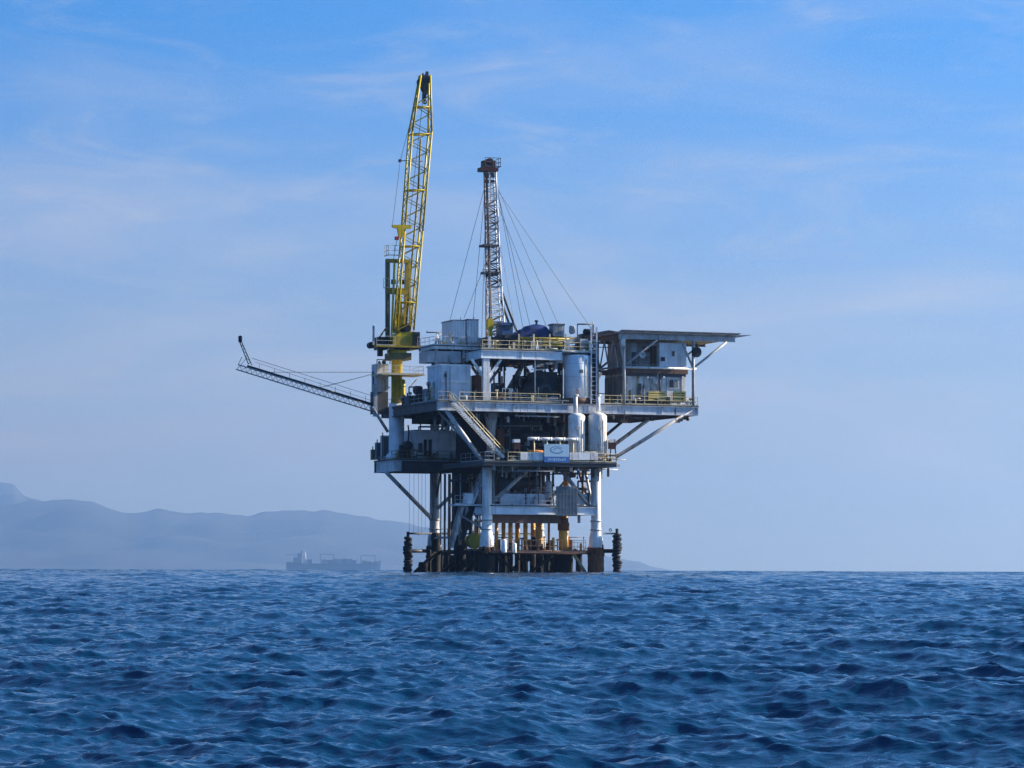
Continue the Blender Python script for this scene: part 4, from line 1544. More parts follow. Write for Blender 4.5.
part('gauge_pipe', MB().tube(at(446, 398, 1.1), at(446, 371, 1.1), 0.07, 6).bpx(445.2, 446.8, 373.5, 377, 0.95, 0.3), 'grey_dark', o)
part('drain_pipe', MB().tube(at(450, 400, 1.1), at(450, 366, 1.1), 0.05, 6), 'grey', o)

o = thing('rust_drum', 'upright rust-brown drum on the main deck beside the pale blue tank', 'drum', at(478.5, 401, 1.5))
part('shell', MB().lathe((U(478.5, 2.4), 2.4, 0), [(0.86, ZM + 0.05), (0.92, ZM + 0.06), (0.92, Z(376.5, 2.4)), (0.86, Z(376, 2.4))], 20), 'rust', o)
part('hoops', MB().torus((U(478.5, 2.4), 2.4, Z(384, 2.4)), 0.93, 0.04, 20, 6).torus((U(478.5, 2.4), 2.4, Z(392, 2.4)), 0.93, 0.04, 20, 6), 'brown', o)
part('side_pipe', MB().tube(at(470.8, 400, 1.6), at(470.8, 376, 1.6), 0.1, 8), 'cream', o)

for x, v, r, y0, mt, nm, lab in ((406, 15, 0.0, 0, '', '', ''),):
    pass
o = thing('pump_skid', 'reddish-brown pump and drums behind the railing near the crane pedestal', 'pump', at(418, 405, 10))
part('motor', MB().vessel(at(413, 390, 10), 0.55, 1.3, 'u', 14), 'brown', o)
part('drum', MB().vessel(at(419, 404, 9.5), 0.45, 2.3, 'z', 14), 'crown_red', o)
part('drum', MB().vessel(at(425.5, 402, 8), 0.42, 1.7, 'z', 14), 'grey', o)
part('base', MB().bpx(409, 428, 396, 404, 10, 2), 'grey_dark', o)
part('pipework', MB().path([at(409, 394, 9.8), at(409, 387, 9.8), at(422, 387, 9.8), at(422, 394, 9.8)], 0.1, 8), 'grey', o)
o = thing('manifold', 'cluster of grey and rusty valves before the pale blue tank', 'manifold', at(432, 402, 4))
for k in range(4):
    x = 428.5 + k * 3
    part('valve_pipe', MB().tube(at(x, 402, 4), at(x, 383 + (k % 2) * 5, 4), 0.13, 8).torus(at(x, 384 + (k % 2) * 5, 3.8), 0.25, 0.06, 12, 6, 'v'), ('brown', 'cream', 'grey', 'rust')[k], o)

# main deck, middle bay: engines, exhaust, piping seen against the sky
o = thing('engine_hood', 'big grey funnel-shaped engine exhaust hood in the middle of the main deck', 'exhaust hood', at(547, 401, 2.5))
mb = MB()
c = at(546, 391, 1.2)
mb.lathe((c[0], 1.2, c[2]), [(0.55, 0.0), (0.95, 0.05), (1.0, 0.3), (1.75, 2.4), (1.75, 4.2)], 10, 'v')
part('hood', mb, 'grey_dark', o)
part('mouth', MB().lathe((c[0], 1.17, c[2]), [(0.5, 0), (0.5, 0.02)], 14, 'v'), 'black', o)
part('casing', MB().bpx(536.5, 557.5, 372, 390, 3.6, 3.2), 'grey_dark', o)
part('base', MB().bpx(536, 558, 396.5, 401.2, 1.4, 5), 'blue_grey', o)
part('flag_pole', MB().tube(at(535, 400, 0.0), at(535, 354.5, 0.0), 0.07, 6).tube(at(531, 369.7, 0), at(546, 369.7, 0), 0.06, 6), 'white_clean', o)
for i, (x0, x1, y0, y1, v, d, mt, lab) in enumerate((
        (495, 504, 383, 401, 5, 1.6, 'brown', 'dark brown generator set beside the white deck post'),
        (511, 517, 389, 401, 6, 2.0, 'steel_dark', 'squat black pump housing under the slanting truss member'),
        (521.5, 529, 376, 401, 7, 1.6, 'steel_dark', 'tall black compressor cabinet left of the exhaust hood'),
        (556, 563, 375, 401, 8, 2.4, 'brown', 'dark brown cabinet squeezed between exhaust hood and big tank'))):
    o = thing('machinery_unit', lab, 'machinery', at((x0 + x1) / 2, y1, v))
    part('housing', MB().bpx(x0, x1, y0, y1 - 1.5, v, d), mt, o)
    part('base', MB().bpx(x0 - 0.5, x1 + 0.5, y1 - 1.4, y1 + 0.8, v - 0.15, d + 0.3), 'grey_dark', o)
    xm = (x0 + x1) / 2
    part('stack', MB().tube(at(xm, y0, v + d / 2), at(xm, y0 - 12 - i * 2, v + d / 2), 0.2, 8).tube(at(xm + 2.5, y0, v + d / 2), at(xm + 2.5, y0 - 7, v + d / 2), 0.12, 8), 'steel_dark', o)
    part('vent_grille', MB().bpx(x0 + 1, x1 - 1, y0 + 3, y0 + 8, v - 0.05, 0.045), 'black', o)
    part('pipework', MB().path([at(x0, y0 + 10, v - 0.2), at(x0 - 2, y0 + 10, v - 0.2), at(x0 - 2, y0 + 2, v - 0.2), at(x0 + 4, y0 + 2, v - 0.2)], 0.09, 8), 'grey', o)
o = thing('pipe_manifold', 'tangle of dark pipes hung beneath the top deck beside the mast foot', 'pipework', at(520, 365, 8))
for k in range(6):
    x = 494 + k * 10.2
    v = random.uniform(4, 12)
    y1 = random.choice((368, 372, 378, 400, 400))
    part('pipe', MB().path([at(x, 359.5, v), at(x, y1, v), at(x + random.uniform(4, 9), y1, v)], random.uniform(0.06, 0.15), 8), random.choice(('steel_dark', 'brown', 'grey', 'grey_dark')), o)
for y in (361.5,):
    part('pipe', MB().tube(at(492, y, 8), at(562, y, 8), 0.12, 8), 'steel_dark', o)

# big pale blue tank and nozzles
o = thing('process_tank', 'big pale blue upright tank at the right of the middle bay below the top deck', 'tank', at(577, 401, 0.6))
o['label'] = 'big pale blue upright tank beside the caged ladder tower on the main deck'
c = at(577, 395, 0.6)
part('shell', MB().lathe((c[0], 0.6, 0), [(1.6, Z(396.5, 0)), (1.69, Z(396, 0)), (1.69, Z(354, 0)), (1.5, Z(353, 0))], 28), 'pale_blue', o)
part('base_ring', MB().lathe((c[0], 0.75, 0), [(1.7, ZM + 0.01), (1.8, Z(396.6, 0))], 24), 'brown', o)
for yy in (362, 375, 386):
    part('hoop', MB().torus((c[0], 0.6, Z(yy, 0)), 1.68, 0.04, 28, 6), 'blue_grey', o)
part('manway', MB().lathe((c[0] - 0.5, -1.2, Z(390, -1)), [(0.32, 0), (0.32, 0.2)], 16, 'v'), 'grey', o)
part('gauge_line', MB().tube((c[0] + 0.6, -1.05, Z(394, -1)), (c[0] + 0.6, -1.05, Z(357, -1)), 0.045, 6), 'grey_dark', o)
part('name_plate', MB().box(c[0] - 0.3, c[0] + 0.15, -1.13, -1.05, Z(371, -1), Z(367.5, -1)), 'grey_dark', o)
part('pipe', MB().path([at(591.5, 396, -0.6), at(590.5, 390, -0.6), at(590.5, 362, -0.6), at(586, 359, -0.6)], 0.12, 8), 'white', o)
part('outlet', MB().tube(at(583, 398, -0.2), at(592, 397, -0.2), 0.35, 12), 'white', o)

for px, y0, y1, w, nz, mt, lab in ((576.5, 411, 457, 8.5, 575.5, 'white', 'white pressure vessel hanging under the main deck, behind the banner end'), (597.5, 410, 458, 9.3, 598, 'white_rusty', 'rust-stained white pressure vessel hanging under the main deck by the deck end')):
    v = -1.9
    c = at(px, y1, v)
    o = thing('pressure_vessel', lab, 'vessel', (c[0], v, c[2]), 'white vessels below the main deck')
    part('shell', MB().vessel((c[0], v, c[2]), w / 7.95, Z(y0, v) - c[2], 'z', 24), mt, o)
    part('nozzle', MB().tube(at(nz, y0 + 1.5, v), at(nz, 396, v), 0.27, 12).lathe(at(nz, 396, v), [(0.4, 0), (0.4, 0.15)], 14), 'white', o)
    part('skirt', MB().lathe((c[0], v, 0), [(0.7, ZL + 0.01), (0.7, ZL + 0.5)], 18), 'grey', o)
    for yy in (419, 433, 446):
        part('seam', MB().torus((c[0], v, Z(yy, v)), w / 7.95 - 0.01, 0.03, 24, 6), mt, o)
    part('manway', MB().lathe((c[0] - 0.25, v - w / 7.95 - 0.12, Z(427, v)), [(0.26, 0), (0.26, 0.25)], 14, 'v'), 'grey', o)
    part('gauge_line', MB().tube((c[0] + 0.5, v - w / 7.95 + 0.02, Z(451, v)), (c[0] + 0.5, v - w / 7.95 + 0.02, Z(418, v)), 0.035, 6), 'grey_dark', o)
    part('hanger', MB().box(c[0] - 0.9, c[0] + 0.9, v + 0.9, -1.02, Z(409, v), Z(404, v)), 'blue_grey', o)

# ------------------------------------------------------------------ quarters building at the deck end
VQ = 0.6
q = thing('quarters_building', 'two-storey rust-streaked white quarters building beneath the helideck', 'building', at(655, 401, VQ))
part('lower_wall', MB().bpx(623, 686, 372.6, 400.6, VQ, 6.2), 'white_rusty', q)
wall_panels(q, 623.2, 659, 373.5, 400.4, VQ, 3, 'white_rusty')
wall_panels(q, 661.5, 685.8, 373.5, 400.4, VQ, 2, 'white')
part('end_wall', MB().box(U(623, VQ) - 0.06, U(623, VQ) - 0.004, VQ, VQ + 6.2, ZM + 0.02, Z(372.6, VQ)), 'taupe', q, 'dull brown end wall')
for x, y in ((646, 376), (648.5, 386)):
    pass
for x in (627, 633.5, 644.5, 651, 667, 681.5):
    part('wall_rib', MB().bpx(x - 0.45, x + 0.45, 373.4, 400.4, VQ - 0.16, 0.085), 'white_rusty' if x < 655 else 'grey', q)
for x0, x1, mt in ((623.4, 630, 'taupe'), (630.4, 637, 'grey'), (637.4, 643, 'taupe'), (643.4, 651, 'taupe'), (651.4, 658.6, 'white_rusty')):
    part('wall_panel', MB().bpx(x0, x1, 343.5, 369, VQ + 1.13, 0.066), mt, q)
w = part('window', MB().bpx(645.2, 650, 355, 362, VQ + 1.0, 0.12), 'grey', q)
part('pane', MB().bpx(645.9, 649.3, 355.8, 361.2, VQ + 0.97, 0.028), 'glass', w)
d = part('door', MB().bpx(632, 636.4, 352, 369, VQ + 1.0, 0.12), 'grey_dark', q)
part('handle', MB().bpx(635.4, 635.9, 360.5, 361.8, VQ + 0.94, 0.055), 'aluminium', d)
part('cable_tray', MB().bpx(624, 686, 374.2, 375.6, VQ - 0.3, 0.12), 'grey_dark', q)
part('air_conditioner', MB().bpx(653, 656.8, 378, 383.5, VQ - 0.5, 0.4), 'aluminium', q)
for x in (629, 648, 664, 683):
    part('wall_lamp', MB().bpx(x - 0.8, x + 0.8, 376.3, 378, VQ - 0.45, 0.28), 'white_clean', q)
part('gutter_pipe', MB().tube(at(660, 400, VQ - 0.25), at(660, 368, VQ - 0.25), 0.12, 8), 'grey_dark', q)
part('gutter_pipe', MB().tube(at(657.6, 400, VQ - 0.25), at(657.6, 372, VQ - 0.25), 0.08, 8), 'grey', q)
part('floor_ledge', MB().bpx(621, 688, 369.4, 372.5, VQ - 0.5, 6.6), 'brown', q)
part('upper_wall', MB().bpx(622, 659, 342.5, 369.3, VQ + 1.2, 5.0), 'taupe', q, 'dull brown upper storey set back')
part('upper_cabin', MB().bpx(659.3, 686.3, 343.5, 369.3, VQ - 0.25, 5.6), 'pale_blue', q, 'pale blue upper cabin')
for x0, x1 in ((659.6, 668), (668.5, 677), (677.5, 686)):
    part('wall_panel', MB().bpx(x0, x1, 344, 369, VQ - 0.31, 0.055), 'pale_blue', q)
w = part('window', MB().bpx(671.5, 676.8, 350.5, 357, VQ - 0.38, 0.066), 'white', q)
part('pane', MB().bpx(672.1, 674.6, 351.2, 356.3, VQ - 0.40, 0.02), 'glass', w)
w = part('window', MB().bpx(668.6, 679.2, 378.6, 388.4, VQ - 0.14, 0.066), 'white', q)
part('pane', MB().bpx(669.4, 673.6, 379.6, 387.4, VQ - 0.16, 0.02), 'glass', w)
part('pane', MB().bpx(674.2, 678.4, 379.6, 387.4, VQ - 0.16, 0.02), 'mesh_grey', w)
d = part('door', MB().bpx(637, 641.5, 383.5, 400.5, VQ - 0.14, 0.066), 'grey_dark', q)
part('handle', MB().bpx(640.6, 641.1, 391.5, 393, VQ - 0.2, 0.05), 'aluminium', d)
part('railing', MB().rail([(U(624, VQ - 0.4), VQ - 0.45, Z(369.4, VQ)), (U(659, VQ - 0.4), VQ - 0.45, Z(369.4, VQ))], 1.05, 0.03, 1.6), 'grey', q)
part('exhaust_unit', MB().bpx(652, 656.5, 346, 369.2, VQ + 0.6, 0.6).bpx(643, 650, 347, 352, VQ + 1.1, 0.1), 'rust', q)
part('alarm_box', MB().bpx(661.5, 665, 357, 361, VQ - 0.45, 0.13), 'crown_red', q)
part('side_pipe', MB().tube(at(637, 400, VQ - 0.3), at(637, 376, VQ - 0.3), 0.07, 6).tube(at(630, 400, VQ - 0.3), at(630, 390, VQ - 0.3), 0.14, 8), 'olive', q)
part('end_cabinets', MB().bpx(610, 613.5, 384, 400.5, VQ + 4.2, 0.6).bpx(615.5, 620, 380, 400.5, VQ + 2.4, 0.6), 'grey_dark', q)
o = thing('satellite_dish', 'small round white dish on the dark upper storey of the quarters', 'dish', at(642.5, 355, VQ + 1))
part('reflector', MB().lathe(at(642.5, 355, VQ + 0.7), [(0.1, 0.3), (0.28, 0.12), (0.42, 0.0), (0.40, 0.0), (0.1, 0.22)], 18, 'v'), 'white_clean', o)
part('arm', MB().tube(at(642.5, 355, VQ + 0.95), at(642.5, 355, VQ + 1.2), 0.06, 6), 'grey', o)
o = thing('antenna_disc', 'round black disc hanging under the helideck beside the end post', 'antenna', at(697, 362, -0.9))
part('disc', MB().lathe(at(697, 352, -1.1), [(0.58, 0), (0.68, 0.06), (0.68, 0.2), (0.5, 0.28)], 22, 'v'), 'black', o)
part('bracket', MB().tube(at(694, 352, -0.6), at(697, 352, -0.85), 0.07, 6), 'grey_dark', o)

# ------------------------------------------------------------------ helideck
VH0 = -0.8
heli = thing('helideck', 'wide flat grey helideck with sloping struts above the quarters building', 'helideck', at(680, 405, VH0))
ca, cb_ = at(618, 331.2, VH0), at(738, 335.8, VH0)
zt = ca[2]
DEP = 10.6
part('deck_plate', MB().box(ca[0], cb_[0], VH0, VH0 + DEP, zt - 0.22, zt), 'grey', heli)
part('edge_girder', MB().ibeam((ca[0] + 0.3, VH0 + 0.5, zt - 0.58), (cb_[0] - 0.2, VH0 + 0.5, zt - 0.58), 0.3, 0.68), 'blue_grey', heli)
part('edge_girder', MB().ibeam((ca[0] + 0.3, VH0 + DEP - 0.5, zt - 0.58), (cb_[0] - 0.2, VH0 + DEP - 0.5, zt - 0.58), 0.3, 0.68), 'brown', heli)
part('edge_girder', MB().ibeam((ca[0] + 0.3, VH0 + 0.8, zt - 0.58), (ca[0] + 0.3, VH0 + DEP - 0.8, zt - 0.58), 0.3, 0.66), 'brown', heli)
mb = MB()
for k in range(1, 12):
    u = ca[0] + (cb_[0] - ca[0]) * k / 12
    mb.ibeam((u, VH0 + 0.7, zt - 0.5), (u, VH0 + DEP - 0.7, zt - 0.5), 0.18, 0.5, 0.04)
part('joists', mb, 'cream', heli)
# safety net panels round the edge
n = 9
for k in range(n):
    u0, u1 = ca[0] + (cb_[0] - ca[0]) * k / n + 0.04, ca[0] + (cb_[0] - ca[0]) * (k + 1) / n - 0.04
    mb = MB()
    mb.beam(((u0 + u1) / 2, VH0 - 0.02, zt - 0.05), ((u0 + u1) / 2, VH0 - 1.2, zt + 0.12), u1 - u0, 0.05)
    part('net_panel', mb, 'aluminium', heli)
n = 6
for sd in (0, 1):
    for k in range(n):
        v0, v1 = VH0 + DEP * k / n + 0.04, VH0 + DEP * (k + 1) / n - 0.04
        mb = MB()
        u = cb_[0] + 0.02 if sd else ca[0] - 0.02
        mb.beam((u, (v0 + v1) / 2, zt - 0.05), (u + (1.9 if sd else -1.2), (v0 + v1) / 2, zt + (0.03 if sd else 0.1)), v1 - v0, 0.05)
        part('net_panel', mb, 'aluminium', heli)
for px in (624, 693.2):
    for v in (-0.7, 8.5):
        u = U(px, -0.7)
        part('post', MB().tube((u, v, ZM + 0.01), (u, v, zt - 0.95), 0.2, 12), 'grey', heli)
zn = Z(363, -0.7)
u0, u1 = U(624, -0.7), U(693.2, -0.7)
for v in (-0.7, 8.5):
    part('tie', MB().tube((u0, v, zn - 0.1), (u1 + 0.4, v, zn - 0.1), 0.15, 8), 'grey' if v > 0 else 'white', heli)
    zz_ = zt - 0.95
    for ua, ub in ((u0, U(608, -0.7)), (u0, U(657, -0.7)), (u1, U(681, -0.7)), (u1, U(727, -0.7))):
        if ub < ca[0]:
            ub = ca[0] + 0.3
        part('strut', MB().tube((ua, v, zn), (ub, v, zz_), 0.15, 8), 'grey', heli)
for k in range(3):
    v0, v1 = VH0 + 0.8 + k * 3.1, VH0 + 0.8 + (k + 1) * 3.1
    ue = ca[0] + 0.3
    part('strut', MB().tube((ue, v0, zn), (ue, (v0 + v1) / 2, zt - 0.95), 0.1, 8), 'grey', heli)
    part('strut', MB().tube((ue, v1, zn), (ue, (v0 + v1) / 2, zt - 0.95), 0.1, 8), 'grey', heli)
part('tie', MB().tube((ca[0] + 0.3, VH0 + 0.8, zn), (ca[0] + 0.3, VH0 + 10.1, zn), 0.12, 8), 'grey', heli)
part('floodlight', MB().vessel(at(623, 346.5, -1.2), 0.26, 1.0, 'z', 12), 'white', heli)

# yellow baskets on the deck before the quarters
for x0, x1, lab in ((648.5, 665.5, 'larger yellow slatted cargo basket before the quarters door'), (674, 686, 'smaller yellow slatted cargo basket below the quarters window')):
    o = thing('cargo_basket', lab, 'basket', at((x0 + x1) / 2, 401, -0.4), 'yellow baskets before the quarters')
    part('liner', MB().bpx(x0 + 0.7, x1 - 0.7, 392.5, 400.6, -0.3, 0.6), 'olive', o)
    for k in range(4):
        y = 391.6 + k * 2.5
        part('slat', MB().bpx(x0, x1, y, y + 1.4, -0.42, 0.08), 'barrel_yellow', o)
    for x in (x0, x1 - 1.0, (x0 + x1) / 2):
        part('post', MB().bpx(x, x + 1.0, 391, 401, -0.34, 0.035), 'barrel_yellow', o)

# ------------------------------------------------------------------ lower deck front: banner, filters, fog signals
VB_ = -3.46
a, b = at(544.3, 462.2, VB_), at(569.2, 444.3, VB_)
ban = thing('banner', 'pale blue banner with an oval swirl emblem over a darker blue stripe on the railing', 'banner', (a[0], VB_, a[2]))
part('cloth', MB().box(a[0], b[0], VB_, VB_ + 0.03, a[2] + 0.72, b[2]), 'banner_pale', ban)
part('stripe', MB().box(a[0], b[0], VB_, VB_ + 0.03, a[2], a[2] + 0.715), 'banner_blue', ban)
cu_, cz_ = (a[0] + b[0]) / 2, (a[2] + b[2]) / 2 + 0.42
mb = MB()


def arc(cu_, cz_, ra, rb, t0, t1, w0, w1, n=22):
    vs_, fs = [], []
    for i in range(n + 1):
        t = t0 + (t1 - t0) * i / n
        w = w0 + (w1 - w0) * i / n
        for s in (-1, 1):
            vs_.append((cu_ + (ra + s * w) * math.cos(t), VB_ - 0.006, cz_ + (rb + s * w) * math.sin(t)))
    for i in range(n):
        fs.append((2 * i, 2 * i + 1, 2 * i + 3, 2 * i + 2))
    mb.add(vs_, fs)


arc(cu_, cz_, 0.82, 0.42, R(20), R(345), 0.02, 0.075)
arc(cu_ + 0.12, cz_ + 0.02, 0.42, 0.22, R(200), R(-60), 0.05, 0.015)
part('emblem', mb, 'banner_blue', ban)
mb = MB()
rs = random.Random(3)
u = a[0] + 0.55
while u < b[0] - 0.5:
    w_ = rs.uniform(0.05, 0.14)
    mb.box(u, u + w_, VB_ - 0.008, VB_ - 0.003, a[2] + 0.22, a[2] + 0.22 + rs.choice((0.24, 0.3, 0.3)))
    u += w_ + rs.uniform(0.07, 0.13)
part('lettering', mb, 'banner_pale', ban, 'blurred row of pale letters')

NM = ('leftmost of the four white canisters above the banner railing', 'second from left of the four white canisters above the banner railing',
      'third from left of the four white canisters above the banner railing', 'rightmost of the four white canisters above the banner railing')
for k in range(4):
    x0 = 527.5 + k * 13.0
    o = thing('filter_canister', NM[k], 'canister', at(x0 + 6, 461, -2.9), 'white canisters on the lower deck')
    c = at(x0, 438.6 + 0.25 * k, -2.9)
    part('shell', MB().vessel((c[0], -2.9, c[2]), 0.21, 11 / 7.95, 'u', 12), 'white', o)
    c2 = at(x0 + 10.2, 438.8 + 0.25 * k, -2.9)
    part('cap', MB().lathe((c2[0], -2.9, c2[2]), [(0.25, 0), (0.25, 0.26)], 14, 'u'), 'white_clean', o)
    c3 = at(x0 + 6.5, 440.5, -2.9)
    part('stand', MB().tube((c3[0], -2.9, c3[2]), (c3[0], -2.9, ZL), 0.12, 8), 'cream', o)
# boarded railing panels either side of the banner
for x0, x1, mt in ((520.5, 531.5, 'white'), (532, 543.8, 'pale_blue'), (569.8, 578, 'white'), (578.5, 590, 'white_clean'), (590.5, 598, 'white')):
    part('rail_panel', MB().bpx(x0, x1, 452.5, 459.8, -3.24, 0.04), mt, lower)
o = thing('hose_box', 'long orange pipe on the lower deck behind the railing next to the banner', 'pipe', at(535, 460, -2.8))
part('pipe', MB().vessel(at(527.5, 451.3, -2.8), 0.2, 2.1, 'u', 12), 'orange', o)
part('stand', MB().box(U(530, -2.8) - 0.1, U(530, -2.8) + 0.1, -2.9, -2.7, ZL, Z(452.5, -2.8)).box(U(540, -2.8) - 0.1, U(540, -2.8) + 0.1, -2.9, -2.7, ZL, Z(452.5, -2.8)), 'brown', o)
o.name = 'orange_pipe'
o = thing('cream_hose', 'cream pipe lying behind the railing below the white vessels', 'pipe', at(588, 460, -2.8))
part('pipe', MB().tube(at(577, 452.6, -2.8), at(597, 451.6, -2.8), 0.12, 8), 'cream', o)
part('stand', MB().box(U(586, -2.8) - 0.08, U(586, -2.8) + 0.08, -2.9, -2.7, ZL, Z(452.6, -2.8)), 'brown', o)
o.name = 'cream_pipe'
for px, lab in ((517.3, 'dark red fog signal with white cap at the foot of the long stair'), (613, 'dark red fog signal with pale cap at the outer corner of the lower deck')):
    v = -2.7
    t = thing('fog_signal', lab, 'fog signal', at(px, 461.5, v), 'fog signals on the lower deck')
    c = at(px, 449, v)
    part('housing', MB().bpx(px - 3.0, px + 3.0, 442.5, 449, v - 0.35, 0.7), 'crown_red', t)
    part('cap', MB().bpx(px - 3.2, px + 2.8, 439.2, 442.4, v - 0.38, 0.76), 'white_clean' if px < 600 else 'white_rusty', t)
    for dx in (-2.8, 2.8):
        for dv in (-0.3, 0.3):
            part('leg', MB().beam(at(px + dx * 0.8, 449, v + dv), at(px + dx * 1.2, 461.3, v + dv), 0.12, 0.12), 'crown_red', t)
    part('shelf', MB().bpx(px - 2.9, px + 2.9, 455, 456.2, v - 0.3, 0.6), 'brown', t)
o = thing('valve_skid', 'dark valve wheel and cream pipework beneath the rust-stained vessel', 'valve', at(603, 461, -1.0))
part('wheel', MB().lathe(at(602.5, 442, -1.4), [(0.42, 0), (0.42, 0.2)], 14, 'v'), 'steel_dark', o)
part('body', MB().vessel(at(602.5, 458.5, -0.9), 0.35, 1.4, 'z', 12), 'cream', o)
part('pipe', MB().path([at(602.5, 443, -1), at(602.5, 450, -1), at(607, 455, -1), at(607, 460.5, -1)], 0.12, 8), 'brown', o)

# ------------------------------------------------------------------ crane deck
o = thing('deck_house', 'shaded pale blue deck house with dark doors on the crane deck', 'deck house', at(436, 459, 15.8))
part('shell', MB().bpx(414, 461, 430.5, 458.6, 16.2, 4.5), 'blue_grey', o)
wall_panels(o, 414.2, 460.8, 431, 458.4, 16.2, 4, 'pale_blue')
for x in (425.3, 430.2):
    dd = part('door', MB().bpx(x - 1.5, x + 1.6, 439.5, 456.5, 16.05, 0.075), 'steel_dark', o)
    part('handle', MB().bpx(x + 0.7, x + 1.1, 447.5, 449, 16.0, 0.045), 'aluminium', dd)
part('air_vent', MB().bpx(418.5, 422.5, 443, 452, 16.0, 0.12), 'grey_dark', o)
for x0, x1, y0, v, mt, lab in ((383, 389, 435.5, 19.5, 'grey', 'tallest grey cabinet beside the crane pedestal base'), (377.5, 383, 442.5, 21.3, 'mesh_grey', 'middle-height grey cabinet near the corner of the crane deck'),
                               (373.2, 376.8, 449.5, 22.6, 'olive', 'lowest olive cabinet at the very corner of the crane deck')):
    o = thing('equipment_cabinet', lab, 'cabinet', at((x0 + x1) / 2, 459, v))
    part('shell', MB().bpx(x0, x1, y0, 459.6, v, 1.2), mt, o)
    part('door', MB().bpx(x0 + 0.6, x1 - 0.6, y0 + 1.5, 456, v - 0.05, 0.045), 'grey_dark', o)
    part('pipe', MB().tube(at(x0 - 0.4, 458.5, v), at(x0 - 0.4, y0 - 3, v), 0.07, 6), 'steel_dark', o)
o = thing('hose_drum', 'dark drum and hoses between crane pedestal and deck house', 'drum', at(408.5, 459, 16))
part('drum', MB().lathe((U(407.5, 16.4), 16.0, Z(447, 16)), [(0.6, 0), (0.6, 0.9)], 16, 'v'), 'steel_dark', o)
part('stand', MB().bpx(404.5, 411, 450.5, 458.6, 16.1, 0.8), 'grey_dark', o)
part('hose', MB().path([at(408, 442, 16), at(409, 432, 16), at(408, 425, 16)], 0.1, 8), 'black', o)
c = at(469.5, 505, 0.4)
o = thing('switch_box', 'small pale blue box on the stair landing below the lower deck', 'box', c)
part('shell', MB().bpx(465.6, 473.5, 493.5, 503.6, 0.3, 0.9), 'pale_blue', o)
part('lid', MB().bpx(465.3, 473.8, 492.8, 493.4, 0.24, 1.0), 'grey', o)
for x in (466.2, 471.8):
    part('foot', MB().bpx(x, x + 1.2, 503.7, 504.6, 0.4, 0.6), 'grey_dark', o)

# ------------------------------------------------------------------ dim process equipment in the shade under the decks
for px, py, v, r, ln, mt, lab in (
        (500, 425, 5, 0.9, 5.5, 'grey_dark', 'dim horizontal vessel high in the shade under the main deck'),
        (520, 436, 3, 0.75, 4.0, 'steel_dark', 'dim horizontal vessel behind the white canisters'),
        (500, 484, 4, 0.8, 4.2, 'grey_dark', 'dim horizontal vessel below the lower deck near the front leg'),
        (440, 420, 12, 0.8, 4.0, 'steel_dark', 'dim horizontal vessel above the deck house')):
    c = at(px, py, v)
    o = thing('separator', lab, 'vessel', (c[0] + ln / 2, v, c[2] - r - 0.5), 'horizontal vessels in the shade')
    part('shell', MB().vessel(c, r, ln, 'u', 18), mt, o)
    for us in (c[0] + 0.8, c[0] + ln - 1.1):
        part('saddle', MB().box(us, us + 0.3, v - r * .8, v + r * .8, c[2] - r - 0.5, c[2] - r * .6), 'grey', o)
    part('nozzle', MB().tube((c[0] + ln * .4, v, c[2] + r * .9), (c[0] + ln * .4, v, c[2] + r + 0.6), 0.15, 8).tube((c[0] + ln * .7, v, c[2] + r * .9), (c[0] + ln * .7, v, c[2] + r + 0.4), 0.1, 8), 'grey', o)
    if py != 420:
        zf = ZL + 0.01 if py < 460 else ZS + 0.01
        part('leg', MB().box(c[0] + 0.85, c[0] + 1.05, v - 0.1, v + 0.1, zf, c[2] - r - 0.51), 'grey_dark', o)
        part('leg', MB().box(c[0] + ln - 1.05, c[0] + ln - 0.85, v - 0.1, v + 0.1, zf, c[2] - r - 0.51), 'grey_dark', o)
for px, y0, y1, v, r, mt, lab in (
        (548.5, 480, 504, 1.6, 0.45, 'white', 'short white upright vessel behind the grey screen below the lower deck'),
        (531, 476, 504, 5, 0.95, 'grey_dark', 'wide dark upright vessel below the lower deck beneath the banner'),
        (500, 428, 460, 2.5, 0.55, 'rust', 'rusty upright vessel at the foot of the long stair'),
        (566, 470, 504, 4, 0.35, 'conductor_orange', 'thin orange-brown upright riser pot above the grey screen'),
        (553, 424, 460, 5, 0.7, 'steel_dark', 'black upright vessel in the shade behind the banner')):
    c = at(px, y1, v)
    o = thing('upright_vessel', lab, 'vessel', (c[0], v, c[2]))
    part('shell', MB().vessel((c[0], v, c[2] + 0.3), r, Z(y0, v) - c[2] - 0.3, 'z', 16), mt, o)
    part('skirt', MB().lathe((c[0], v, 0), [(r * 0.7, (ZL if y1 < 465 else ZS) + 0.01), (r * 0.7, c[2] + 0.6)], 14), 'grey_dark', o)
    part('outlet', MB().tube((c[0] + r * .9, v, c[2] + 1.2), (c[0] + r + 0.7, v, c[2] + 1.2), 0.12, 8), 'grey', o)


